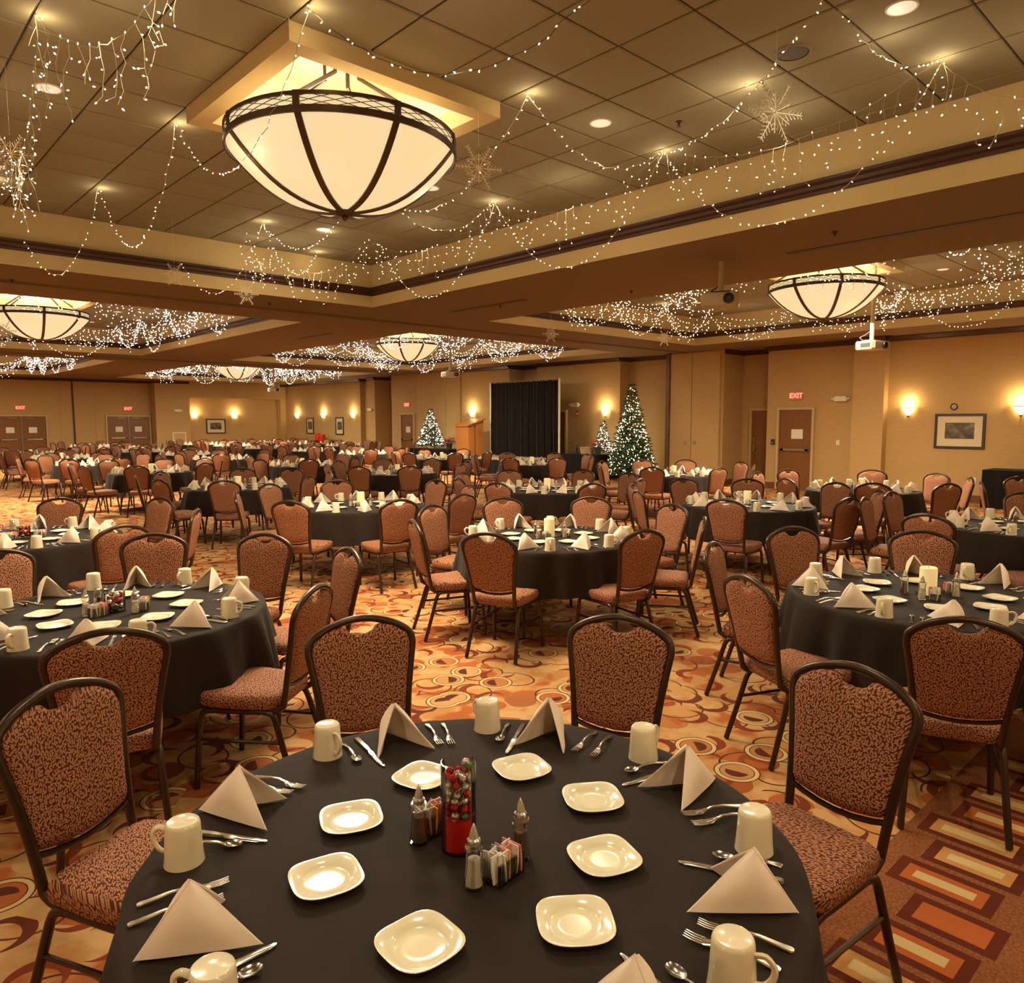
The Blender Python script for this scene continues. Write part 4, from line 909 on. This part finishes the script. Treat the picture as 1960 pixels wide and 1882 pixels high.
def napkin_mesh(seed, fine=True):
    """tent fold: two soft wings meeting along a ridge; open side looks to -x"""
    rnd = random.Random(seed); j = lambda q: rnd.uniform(-q, q)
    A = Vector((0.012+j(.008), j(.006), 0.128+j(.008))); B = Vector((0.118+j(.01), j(.02), 0.004)); mb = MB(); n = 8 if fine else 3
    for s in (1, -1):
        L = Vector((-0.088+j(.012), s*(0.084+j(.01)), 0.004)); rows_o = []
        nrm = (B-A).cross(L-A); nrm.normalize()
        if nrm.y*s < 0: nrm = -nrm
        th = 0.0075
        def srf(u, v, o_):   # u from ridge to free edge, v from apex to foot
            e = A.lerp(B, v); g = A.lerp(L, v); p = e.lerp(g, u); bulge = 0.016*math.sin(PI*u)*math.sin(PI*min(1, v*1.05))*(1 if fine else .7); edge = min(1.0, 4.0*min(u+.02, 1.02-u)) if fine else 1
            return p+nrm*(bulge+o_*th*(edge**0.5))
        for side in (1, -1):
            g = [[srf(u/n, v/n, side) for u in range(n+1)] for v in range(n+1)]; vs = [p for r in g for p in r]; m = n+1
            f = [(v*m+u, v*m+u+1, (v+1)*m+u+1, (v+1)*m+u) for v in range(n) for u in range(n)]
            if side*s < 0: f = [tuple(reversed(q)) for q in f]
            mb.add(vs, f)
        rim = [(0.0, v/n) for v in range(n+1)]+[(u/n, 1.0) for u in range(1, n+1)]+[(1.0, v/n) for v in range(n-1, -1, -1)]
        a = [srf(u, v, 1) for u, v in rim]; b = [srf(u, v, -1) for u, v in rim]; m = len(rim); mid = [(p+q)/2+((p+q)/2-Vector((0.01, s*.03, .05))).normalized()*0.004 for p, q in zip(a, b)]
        mb.add(a+mid+b, [(k, k+1, m+k+1, m+k) for k in range(m-1)]+[(m+k, m+k+1, 2*m+k+1, 2*m+k) for k in range(m-1)])
    me = mb.mesh('folded_napkin', 'napkin', True, 70); return me
NAPK = [napkin_mesh(s) for s in (1, 2, 3, 4, 5)]; NAPF = [napkin_mesh(s, False) for s in (6, 7)]
def strip(sections, mi=0):   # (x, halfwidth, z, thickness)
    mb = MB(); rings = [[(x, -w_, z), (x, w_, z), (x, w_*.8, z+t_), (x, -w_*.8, z+t_)] for x, w_, z, t_ in sections]; mb.loops(rings); return mb
def knife_m(): return strip([(-.115, .006, .002, .004), (-.11, .0088, .002, .006), (-.03, .0075, .002, .007), (.0, .005, .002, .006), (.008, .0085, .003, .003), (.05, .0095, .003, .002), (.09, .0085, .003, .0018), (.112, .004, .003, .0012), (.115, .001, .003, .001)]).mesh('knife', 'steel', True, 50)
def fork_m():
    mb = strip([(-.095, .004, .002, .002), (-.09, .0088, .002, .0025), (-.075, .0075, .004, .0025), (-.03, .0035, .012, .003), (.0, .003, .013, .003), (.02, .0042, .009, .0025), (.032, .0105, .006, .002), (.045, .0118, .005, .0018), (.050, .0118, .005, .0016)])
    for k in range(4): y = -.0098+.00653*k; mb.join(strip([(.049, .0021, .005, .0016), (.07, .0018, .006, .0014), (.088, .0012, .010, .001)]), Matrix.Translation((0, y, 0)))
    return mb.mesh('fork', 'steel', True, 50)
def spoon_m():
    mb = strip([(-.085, .004, .002, .002), (-.08, .0085, .002, .0025), (-.065, .007, .004, .0025), (-.02, .003, .011, .003), (.01, .003, .010, .003), (.026, .004, .007, .002)])
    vs = []; n = 14
    for r, z in ((0.0, .002), (.5, .003), (.85, .007), (1.0, .0095)):
        for k in range(n): a = 2*PI*k/n; vs.append((.048+.024*r*math.cos(a), .0155*r*math.sin(a), z))
    mb.add(vs, [(q*n+k, q*n+(k+1) % n, (q+1)*n+(k+1) % n, (q+1)*n+k) for q in range(3) for k in range(n)]); return mb.mesh('teaspoon', 'steel', True, 60)
KNIFE, FORK, SPOON = knife_m(), fork_m(), spoon_m()
# salt and pepper, caddies, vases, candles
def shaker_meshes():
    prof = [(0.0, .001), (.0225, .001), (.024, .006), (.0185, .045), (.0175, .075), (.0215, .094), (.019, .100), (.0, .100)]
    fill = [(0.0, .006), (.0185, .006), (.0195, .009), (.0145, .045), (.0138, .066), (0.0, .067)]
    cap = [(.0135, .099), (.0150, .103), (.0150, .110), (.0105, .114), (.0100, .120), (.0075, .130), (.004, .139), (.001, .146), (.0, .147)]
    return MB().lathe(prof, 8).mesh('glass', 'cut_glass'), MB().lathe(fill, 10), MB().lathe(cap, 14).mesh('cap', 'chrome', True, 40)
SHK = shaker_meshes(); SALT = SHK[1].mesh('contents', 'salt', True, 40); PEPPER = SHK[1].mesh('contents', 'pepper', True, 40)
def shaker(kind, loc, rz, label):
    t = thing(kind+'_shaker', label, 'shaker', loc, rz, kind+' shakers'); link('glass', SHK[0], t); link('contents', SALT if kind == 'salt' else PEPPER, t); link('cap', SHK[2], t)
def caddy_meshes():
    w_, d, h = .088, .048, .052; mb = MB()
    for a, b, c, e in ((-w_/2, -d/2, w_/2, -d/2+.004), (-w_/2, d/2-.004, w_/2, d/2), (-w_/2, -d/2, -w_/2+.004, d/2), (w_/2-.004, -d/2, w_/2, d/2)): mb.bbox((a, b, .002), (c, e, h))
    mb.bbox((-w_/2, -d/2, 0), (w_/2, d/2, .005))
    for k in range(11):
        for y in (-d/2-.001, d/2+.001): mb.box((-w_/2+.008*k+.004, y, .026), (.0035, .003, .046))
    pk = MB().loops([[(-.016, -.0012, 0), (.016, -.0012, 0), (.016, .0012, 0), (-.016, .0012, 0)], [(-.017, -.003, .03), (.017, -.003, .03), (.017, .003, .03), (-.017, .003, .03)], [(-.016, -.0012, .062), (.016, -.0012, .062), (.016, .0012, .062), (-.016, .0012, .062)]])
    return mb.mesh('holder', 'caddy_glass'), [pk.mesh('packet', m) for m in ('packet_white', 'packet_pink', 'packet_yellow', 'packet_blue')]
CAD = caddy_meshes()
def caddy(loc, rz, label, seed, letter=False):
    rnd = random.Random(seed); t = thing('sugar_caddy', label, 'caddy', loc, rz, 'sugar caddies'); link('holder', CAD[0], t)
    for k in range(12):
        m = 3 if k in (5,) else (2 if k in (4,) else (1 if k in (6, 7, 10, 11) else 0)); col = k % 2
        x = -.034+.0128*(k//2); o = link('packet', CAD[1][m], t, (x, -.011+.022*col+rnd.uniform(-.003, .003), .008)); o.rotation_euler = (rnd.uniform(-.12, .12), rnd.uniform(-.1, .1), PI/2+rnd.uniform(-.12, .12) if k % 3 else rnd.uniform(-.1, .1))
    o = link('packet', CAD[1][0], t, (-.02, -.016, .010))
    if letter:
        l = link('lettering', text_mesh('Sugar', 0.017, 0.0002, 'print_dark'), o); l.location = (0, -.0042, .034); l.rotation_euler = (PI/2, -PI/2, 0)
BAL = [MB().lathe([(0.001, -1), (.38, -.92), (.71, -.71), (.92, -.38), (1, 0), (.92, .38), (.71, .71), (.38, .92), (.001, 1)], 10).mesh('bauble', m, True) for m in ('bauble_red', 'bauble_silver', 'bauble_green')]
def vase(loc, label, r, h, nb, br, red, seed, wide=1.0):
    rnd = random.Random(seed); t = thing('glass_vase', label, 'vase', loc, 0, 'glass vases with baubles')
    build('glass', MB().lathe([(0, 0), (r, 0), (r, h), (r-.003, h), (r-.003, .006), (0, .006)], 28), 'glass', t, True, 40)
    z0 = .007
    if red: build('red_gel', MB().lathe([(0, .007), (r-.004, .007), (r-.004, red), (0, red)], 24), 'red_fill', t, True, 40); z0 = red
    k = 0; zz = z0+br
    while k < nb:
        per = max(1, int(2*PI*(r-.004-br)/(2.1*br))); off = rnd.random()*6
        for q in range(per):
            a = off+2*PI*q/per; rr = r-.005-br; o = link('bauble', BAL[rnd.choice((0, 0, 1, 1, 2))], t, (rr*math.cos(a), rr*math.sin(a), zz+rnd.uniform(-.3, .3)*br)); s = br*rnd.uniform(.85, 1.0); o.scale = (s, s, s); k += 1
            if k >= nb: break
        if r > 3*br and k < nb: o = link('bauble', BAL[rnd.choice((0, 1, 2))], t, (0, 0, zz)); o.scale = (br, br, br); k += 1
        zz += br*1.72
def pillar(loc, label, r=.047, h=.165, far=False):
    t = thing('pillar_candle', label, 'candle', loc, 0, 'pillar candle centrepieces')
    build('wax', MB().lathe([(0, .004), (r, .004), (r, h-.006), (r-.006, h), (r*.5, h-.012), (0, h-.014)], 12 if far else 24), 'candle_wax', t, True, 40)
    if not far: build('wick', MB().tube([(0, 0, h-.014), (.002, 0, h+.004)], .0012, 5), 'dark_plastic', t)
    build('base_dish', MB().lathe([(0, 0), (r+.012, 0), (r+.016, .008), (r+.010, .004), (0, .004)], 12 if far else 24), 'glass', t, True, 40)
# ------------------------------------------------------------------ layout of the tables
SIDES = ['far', 'far left', 'left', 'near left', 'near', 'near right', 'right', 'far right']
def side_name(deg): return SIDES[int(math.floor(((deg-math.degrees(YAW)) % 360)/45.0)) % 8]
ALL8 = [22.5+45*k for k in range(8)]
# key: x, y, phrase, detail (0 near / 1 middle / 2 far), centrepiece, chairs as (angle, distance) or None
TABLES = [
 (1.09, 1.314, 'the nearest table', 0, 'vase', [(115, 1.09, 4), (69, 1.09, 2), (25, 1.10, -3), (-16, 1.09, 8)]),
 (1.10, 4.33, 'the left foreground table', 0, 'jar', [(-107, 0.92, 4), (-62, 0.92, 10), (-9, 1.02, 0), (32, 1.10, 0), (65, 1.14, 0), (105, 1.02, 0), (150, 1.0, 0), (-150, 0.95, 0)]),
 (4.66, 1.45, 'the right foreground table', 0, 'candle', [(158, .97, -4), (108, .95, 0), (60, 1.05, 0), (20, .95, 0), (-157, 1.08, 0), (-22, 1.0, 0), (-112, 1.0, 0)]),
 (4.62, 4.49, 'the centre table', 0, 'candle', [(-157, .92, 0), (-100, .88, 0), (158, .90, 0), (106, .98, 0), (65, 1.08, 0), (27, 1.2, 0), (-14, 1.1, 0), (-56, 1.0, 0)]),
 (1.25, 7.66, 'the second table at left edge', 1, 'jar', None), (4.72, 7.77, 'the table left beyond centre', 1, 'candle', None),
 (8.16, 4.59, 'the table right beyond centre', 1, 'candle', None), (8.35, 1.75, 'the table cut by the right edge', 1, 'candle', None),
 (7.84, 7.67, 'the table straight beyond centre', 1, 'candle', None), (11.15, 4.44, 'the table before the right wall pilaster', 1, 'candle', None),
 (11.77, 8.16, 'the table before the pocket doors', 1, 'candle', None), (11.6, 1.5, 'the table past right edge', 1, 'candle', None), (4.71, 11.35, 'the fourth table in the second line', 1, 'candle', None),
 (8.28, 12.23, 'the fourth table in the third line', 1, 'candle', None), (12.26, 12.5, 'the table before the stage curtain', 1, 'candle', None),
]
ROWY = [16.0, 19.9, 23.4, 26.8, 30.1, 33.3]
for k, y in enumerate(ROWY):
    for i, x in ((1, 4.75), (2, 8.0), (3, 12.3), (4, 15.6)):
        if i == 4 and y < 26: continue
        if i == 1 and k > 3: continue
        TABLES.append((x+0.12*math.sin(k*3+i), y+0.15*math.cos(k*2+i*1.7), 'the %s table in the %s line' % (ORD[k+4], ORD[i]), 2, 'candle', None))
random.seed(77)
AWAY = ['brown', 'brown']
n_nap = 0
for ti, (tx, ty, ph, det, piece, chairs) in enumerate(TABLES):
    if not (in_view((tx, ty, .75), 0.25)): continue
    t = thing('round_table', 'round folding table under the black cloth of '+ph, 'table', (tx, ty, 0), random.uniform(0, 3), 'round banquet tables')
    if det < 2 or True:
        link('tabletop', TM[0], t); 
        for lm in TM[1]: link('leg', lm, t)
        if det < 2: link('brace', TM[2], t)
    cl = link('tablecloth', CLOTHS[ti] if det == 0 else CLOTH_FAR[ti % 2], None, (tx, ty, 0), 0 if det == 0 else random.uniform(0, 6))
    tag(cl, 'black floor-short cloth draped over '+ph, 'tablecloth', 'black tablecloths')
    th0 = 27.0 if ti == 0 else 22.5+random.uniform(-5, 5)
    if chairs is None:
        chairs = [(a+random.uniform(-7, 7), 1.10+random.uniform(-.05, .12), random.uniform(-16, 16), a) for a in ALL8]
    for a, d, tw, *nom in chairs:
        cx, cy = tx+d*math.cos(R2(a)), ty+d*math.sin(R2(a))
        if not in_view((cx, cy, .6), 0.10): continue
        dist = math.hypot(cx, cy)
        place_chair(cx, cy, R2(a+180+tw), 0 if dist < 8 else (1 if dist < 15 else 2), 'patterned banquet chair, %s side of %s' % (side_name(nom[0] if nom else a), ph), 'brown banquet chairs')
    # centrepiece
    dist = math.hypot(tx, ty); fx, fy = math.cos(YAW), math.sin(YAW); rx, ry = math.sin(YAW), -math.cos(YAW)
    def loc(f, r): return (tx+fx*f+rx*r, ty+fy*f+ry*r, TZ)
    if piece == 'vase':
        vase((1.055, 1.325, TZ), 'tall glass vase of red, silver and green baubles on '+ph, .042, .215, 50, .0105, .082, 5)
        shaker('pepper', (1.00, 1.41, TZ), .3, 'brown pepper shaker left of the tall bauble vase'); caddy((1.055, 1.425, TZ), R2(60)-1.2, 'glass sugar packet caddy behind the tall bauble vase', 3)
        shaker('salt', (0.985, 1.185, TZ), .3, 'white salt shaker before the tall bauble vase'); shaker('pepper', (1.135, 1.195, TZ), .3, 'brown pepper shaker right of the sugar caddy on nearest table'); caddy((1.058, 1.168, TZ), R2(8), 'glass sugar caddy with pink packets before the bauble vase', 4, True)
    else:
        if piece == 'jar': vase(loc(0, 0), 'short wide glass vase of Christmas baubles on '+ph, .052, .105, 11, .0185, 0, 7+ti)
        else: pillar(loc(0.02, 0), 'glowing cream pillar candle in the middle of '+ph, far=det == 2)
        if det < 2:
            shaker('salt', loc(-.10, -.10), .3, 'white salt shaker left of the centrepiece on '+ph); shaker('pepper', loc(.05, -.12), .3, 'pepper shaker far left of the centrepiece on '+ph)
            caddy(loc(-.11, -.03), R2(20), 'glass sugar caddy before the centrepiece of '+ph, ti); shaker('salt', loc(-.04, .13), .3, 'white salt shaker right of the centrepiece on '+ph)
            if dist < 8: caddy(loc(.03, .14), R2(70), 'glass sugar caddy right of the centrepiece on '+ph, ti+50)
    # place settings
    for k in range(8):
        a = th0+45*k; nom = 22.5+45*k; jt = random.uniform(-2.0, 2.0) if ti else 0
        if ti == 0: a = [27, 72.5, 124, 170, -146, -105, -64, -19][k]
        def at(r, da): return (tx+r*math.cos(R2(a+da)), ty+r*math.sin(R2(a+da)), TZ)
        sn = side_name(a if ti == 0 else nom); on = ', %s side of %s' % (sn, ph)
        if not in_view(at(.55, 0), 0.10): continue
        p = at(.622, 0)
        o = link('folded_napkin', (NAPK[(k+ti) % 5] if det < 2 else NAPF[k % 2]), None, (p[0], p[1], TZ+.002), R2(a+jt*3+random.uniform(-8, 8)))
        tag(o, 'tent-folded cream napkin'+on, 'napkin', 'tent-folded napkins'); n_nap += 1
        q = at(.672, 19+jt)
        if det < 2:
            m = thing('coffee_mug', 'upturned cream mug'+on, 'mug', (q[0], q[1], TZ), R2(a+[60, 200, 10, -40, 120, 30, 90, 20][(k+ti) % 8]), 'upturned coffee mugs'); link('mug_body', MUG[0], m); link('handle', MUG[1], m)
        else: tag(link('coffee_mug', MUGF, None, (q[0], q[1], TZ), random.uniform(0, 6)), 'upturned cream mug'+on, 'mug', 'upturned coffee mugs')
        if det < 2 or dist < 24:
            q = at(.352+random.uniform(-.015, .015), 2+jt*1.5)
            if ti == 0: q = [(1.43, 1.50), (1.19, 1.655), (0.925, 1.60), (0.755, 1.42), (0.785, 1.11), (1.05, .945), (1.265, 1.05), (1.45, 1.245)][k]+(TZ,)
            tag(link('side_plate', PLATE if det < 2 else PLATEF, None, (q[0], q[1], TZ), random.uniform(0, 1.57)), 'cream rounded-square side plate'+on, 'plate', 'cream side plates')
        if dist < 9:
            for nm, me, r, da, lab, z in (('knife', KNIFE, .608, 10, 'steel table knife', .001), ('teaspoon', SPOON, .625, 14.5, 'steel teaspoon', .001), ('fork', FORK, .645, -10.5, 'steel dinner fork', .001), ('fork', FORK, .630, -15, 'steel salad fork', .001)):
                q = at(r+random.uniform(-.012, .012), da+jt*.5+random.uniform(-.6, .6)); o = link(nm, me, None, (q[0], q[1], TZ+z), R2(a+180+da*.5+random.uniform(-4, 4)))
                tag(o, lab+on, nm, {'knife': 'table knives', 'teaspoon': 'teaspoons', 'fork': 'forks'}[nm])
# ------------------------------------------------------------------ string lights under the ceiling coffers
def bulb_geo(mb, c, d, s):
    d = d.normalized(); u = d.orthogonal().normalized(); v = d.cross(u); c = Vector(c); L = s*2.2
    mb.add([c, c+d*L*.45+u*s*.62, c+d*L*.45+v*s*.62, c+d*L*.45-u*s*.62, c+d*L*.45-v*s*.62, c+d*L], [(0, 2, 1), (0, 3, 2), (0, 4, 3), (0, 1, 4), (5, 1, 2), (5, 2, 3), (5, 3, 4), (5, 4, 1)])
def strand(A, B, zlow, label, group, icicle=0.0, bs=0.009, seed=0, dark=False, step=0.085, cord_r=0.0022, cool=False):
    rnd = random.Random(seed); A, B = Vector(A), Vector(B); mid = (A.z+B.z)/2; sag = mid-zlow; N = 26
    pts = []
    for k in range(N+1):
        f = k/N; p = A.lerp(B, f); p.z -= 4*sag*f*(1-f); p += Vector((rnd.uniform(-.012, .012), rnd.uniform(-.012, .012), rnd.uniform(-.01, .01))); pts.append(p)
    t = thing('icicle_lights' if icicle else 'string_lights', label, 'string lights', A, 0, group); off = A
    P = [p-off for p in pts]; cm = MB().tube(P, cord_r, 4); bm = MB(); acc = 0.0
    L = sum((P[k+1]-P[k]).length for k in range(N)); nb = max(3, int(L/step))
    def along(s):
        for k in range(N):
            l = (P[k+1]-P[k]).length
            if s <= l: return P[k].lerp(P[k+1], s/l), (P[k+1]-P[k]).normalized()
            s -= l
        return P[-1], (P[-1]-P[-2]).normalized()
    if not icicle:
        for k in range(nb):
            c, d = along(L*(k+rnd.uniform(.2, .8))/nb); dr = Vector((rnd.uniform(-1, 1), rnd.uniform(-1, 1), rnd.uniform(-1.2, .3))); bulb_geo(bm, c+dr*.006, dr, bs*rnd.uniform(.85, 1.2))
    else:
        for k in range(int(L/0.11)):
            c, d = along(L*(k+.5)/int(L/0.11)); ln = icicle*rnd.choice((.35, .6, .8, 1.0, 1.15)); q = [c]; z = 0; cur = c.copy()
            m = max(2, int(ln/.075))
            for e in range(m):
                cur = cur+Vector((rnd.uniform(-.035, .035), rnd.uniform(-.035, .035), -ln/m)); q.append(cur.copy())
                dr = Vector((rnd.uniform(-1, 1), rnd.uniform(-1, 1), rnd.uniform(-1, .1))).normalized(); tip = cur+dr*rnd.uniform(.01, .05); cm.tube([cur, tip], cord_r*.7, 3); bulb_geo(bm, tip, dr, bs*rnd.uniform(.85, 1.2))
            cm.tube(q, cord_r*.8, 3)
            if rnd.random() < .7: bulb_geo(bm, c, Vector((0, 0, 1)), bs)
    build('cord', cm, 'cord_dark' if dark else 'cord', t)
    o = build('bulbs', bm, 'bulb_cool' if cool else 'bulb', t); o['kind'] = 'stuff'
    return t
ZA = Z_CEIL-0.02
STRAND_W = 1.3
NEAR = [((2.42, 6.85), (2.43, 9.30), 3.52, 0, 'light swag hanging left of the huge chandelier, above the left beam'), ((2.42, 6.85), (2.39, 4.41), 3.66, 0, 'light swag crossing the left part of the huge chandelier'),
 ((2.39, 4.41), (3.5, 2.9), 3.86, 0, 'dark-cord light swag crossing the tray above the huge chandelier'), ((4.24, 4.38), (4.30, 6.85), 3.72, 0, 'light swag passing behind the large snowflake'),
 ((4.24, 4.38), (6.05, 4.41), 4.00, 0, 'light swag right of the snowflake beside the white downlight'), ((6.06, 4.41), (6.08, 1.99), 3.44, 0, 'lowest plain light swag before the right beam'),
 ((6.0, 6.73), (6.08, 4.41), 3.43, 0, 'plain light swag before the beam, second from right'), ((6.0, 6.73), (6.05, 9.30), 3.40, 0, 'plain light swag by the inner corner of the near coffer'),
 ((6.08, 4.41), (4.55, 2.1), 4.12, 0, 'steep light strand rising to the top edge'), ((4.85, 2.2), (6.0, 1.99), 4.17, 0, 'short light swag below the white downlight at top right'),
 ((4.30, 6.85), (5.95, 6.73), 3.89, 0, 'light swag just below the chandelier on its right'), ((4.30, 6.85), (4.36, 9.40), 3.80, 0, 'light strand running down from below the chandelier finial'),
 ((4.36, 9.40), (3.75, 10.72), 3.50, 0, 'light swag hanging from the middle downlight spot, left end'), ((2.43, 9.30), (1.95, 10.72), 3.50, 0, 'short light swag over the left beam moulding'), ((4.36, 9.40), (5.71, 10.5), 3.86, 0, 'light swag leading into the bright corner cluster'),
 ((5.95, 6.73), (6.08, 4.41), 4.02, .34, 'icicle lights hanging right of the snowflake, third from right'), ((6.08, 4.41), (6.0, 1.99), 4.06, .34, 'icicle lights at the right behind the second snowflake'),
 ((5.95, 6.73), (5.85, 9.3), 3.98, .36, 'icicle lights under the chandelier, above the dark moulding'), ((5.85, 9.3), (5.0, 10.6), 3.9, .40, 'icicle light cluster in the corner of the near coffer'), ((5.0, 10.6), (4.36, 9.9), 4.0, .3, 'short icicle light strand left of the corner cluster'),
 ((1.18, 5.68), (1.62, 4.4), 4.02, .40, 'icicle lights at the top left corner'), ((1.18, 5.68), (1.38, 8.2), 3.80, .42, 'icicle lights falling along the left edge'), ((6.0, 1.99), (6.1, .7), 3.9, .3, 'icicle lights cut by the right edge')]
for k, (a, b, z, ic, lab) in enumerate(NEAR):
    strand((a[0], a[1], ZA), (b[0], b[1], ZA if b[1] < 10.7 else 3.97), z, lab, 'string lights of the near coffer', ic, .0080, 100+k, k == 2)
    point_light('strand_glow', ((a[0]+b[0])/2, (a[1]+b[1])/2, z-0.03), STRAND_W*(1.6 if ic else 1), (1, .85, .58), .06)
spots = []
for x, y in ((2.42, 6.85), (2.43, 9.30), (4.36, 9.40), (5.71, 10.5), (5.95, 6.73), (4.24, 4.38), (6.06, 4.41), (5.39, 3.14), (6.0, 1.99), (2.39, 4.41), (1.18, 5.68), (5.2, 9.3), (1.5, 9.7)): spots.append((x, y))
def _u(p):
    d = Vector((p[0], p[1], Z_CEIL))-Vector((0, 0, CAM_H)); return d.dot(_r3)/d.dot(_f2)
spots.sort(key=_u)
for hn, (x, y) in enumerate(spots):
    hk = build('ceiling_hook', MB().lathe([(0, -.006), (.012, -.006), (.014, 0)], 8, flip=True).tube(catmull([(0, 0, -.004), (0, 0, -.02), (.008, 0, -.03), (.014, 0, -.022)], 3), .0015, 4), 'glitter', loc=(x, y, Z_CEIL-.009)); tag(hk, 'tiny ceiling hook carrying light strands in the near coffer, '+ORD[hn]+' from left', 'hook', 'ceiling hooks for lights')
    point_light('twinkle_lamp', (x+.02, y-.02, Z_CEIL-.10), TWINKLE_W, (1, .82, .5), .02)
# the other coffers: swags between hook points plus icicle fringes
rnd = random.Random(31)
for (i, j, x0, x1, y0, y1, cxx, cyy, where) in COFFERS:
    if (i, j) == (0, 0): continue
    gx = [x0+.85, x0+2.6, x0+4.35, x1-.85]; gy = [y0+.9+(y1-y0-1.8)*q/4 for q in range(5)]; n = 0; far = math.hypot(cxx, cyy); bs = .0098 if far < 16 else (.0115 if far < 25 else .0145)
    cname = {(1, 0): 'coffer by the exit door', (0, 1): 'middle left coffer', (1, 1): 'coffer before the stage', (0, 2): 'far left coffer', (1, 2): 'far right coffer'}[(i, j)]; grp = 'string lights '+where
    segs = []
    for a in range(4):
        for b in range(4): segs.append(((gx[a], gy[b]), (gx[a], gy[b+1]), 1 if a in (0, 3) else .8, '%s bay of %s lengthwise line, %s' % (ORD[b], ORD[a], cname)))
    for b in range(5):
        for a in range(3): segs.append(((gx[a], gy[b]), (gx[a+1], gy[b]), 1 if b in (0, 4) else .55, '%s bay of %s crosswise line, %s' % (ORD[a], ORD[b], cname)))
    for A, B, pr, slab in segs:
        if rnd.random() > pr: continue
        m = ((A[0]+B[0])/2, (A[1]+B[1])/2, 3.9)
        if not in_view(m, .10): rnd.random(); continue
        if min(math.hypot(A[0]+(B[0]-A[0])*q/8-cxx, A[1]+(B[1]-A[1])*q/8-cyy) for q in range(9)) < .98: continue
        edge = A[0] in (gx[0], gx[3]) and B[0] == A[0] or A[1] in (gy[0], gy[4]) and A[1] == B[1]
        strand((A[0], A[1], ZA), (B[0], B[1], ZA), rnd.uniform(3.42, 3.75) if edge else rnd.uniform(3.7, 4.0), 'light swag in '+slab, grp, 0, bs, rnd.randint(0, 9999), step=.075, cord_r=.002, cool=far > 16); n += 1
        if n % 4 == 0 and far < 24: point_light('strand_glow', (m[0], m[1], 3.7), STRAND_W*2, (1, .85, .58), .08)
        if (edge and rnd.random() < .95) or rnd.random() < .5: strand((A[0], A[1], ZA), (B[0], B[1], ZA), rnd.uniform(3.85, 4.05), 'icicle light fringe in '+slab, grp, rnd.uniform(.28, .42), bs, rnd.randint(0, 9999), cord_r=.002, cool=far > 16)
    for a in range(4):
        for b in range(5):
            if (a+b) % 2 == 0 and far < 16 and in_view((gx[a], gy[b], 4.3), .05): point_light('twinkle_lamp', (gx[a], gy[b], Z_CEIL-.12), TWINKLE_W, (1, .82, .5), .02)

# ------------------------------------------------------------------ snowflake ornaments on threads
def snowflake(x, y, z, r, label, top=Z_CEIL):
    t = thing('snowflake_ornament', label, 'ornament', (x, y, z), YAW-PI/2+.3, 'glitter snowflakes'); mb = MB(); n = 12
    for k in range(n):
        a = 2*PI*k/n; Lr = r*(1.0 if k % 2 == 0 else .62); d = Vector((math.cos(a), 0, math.sin(a))); mb.tube([d*r*.04, d*Lr], r*.018, 4)
        for f in (.35, .5, .65, .8, .92) if k % 2 == 0 else (.5, .75):
            for s in (-1, 1):
                e = Vector((math.cos(a+s*.9), 0, math.sin(a+s*.9))); bl = r*.24*(1.15-f) if f < .9 else r*.10; mb.tube([d*Lr*f, d*Lr*f+e*(bl+r*.05)], r*.012, 3)
                e2 = Vector((math.cos(a+s*.4), s*.5, math.sin(a+s*.4))); mb.tube([d*Lr*f, d*Lr*f+e2*bl*.8], r*.010, 3)
    for k in range(6):
        a = 2*PI*k/6; d = Vector((math.cos(a)*.4, math.sin(a), .3)); mb.tube([Vector((0, 0, 0)), d*r*.4], r*.012, 3)
    build('flake', mb, 'glitter', t); build('thread', MB().tube([(0, 0, r*.9), (0, 0, top-z)], .0012, 4), 'glitter', t)
snowflake(4.02, 4.71, 3.80, .19, 'large glitter snowflake hanging right of the huge chandelier'); snowflake(4.76, 2.56, 3.80, .21, 'large glitter snowflake hanging at upper right'); snowflake(1.15, 6.6, 3.72, .15, 'glitter snowflake among icicle lights at left edge')
snowflake(3.4, 9.9, 3.62, .15, 'small glitter snowflake over the left beam moulding'); snowflake(4.5, 10.3, 3.55, .16, 'small glitter snowflake before the left beam, right one'); snowflake(2.6, 16.6, 3.45, .22, 'glitter snowflake before the left edge chandelier')
for x, y in ((12.0, 8.6), (9.9, 9.6)): snowflake(x, y, 3.35, .16, 'glitter snowflake below the far moulding, '+('near the pocket doors' if x > 11 else 'above the stage side'), Z_CEIL)
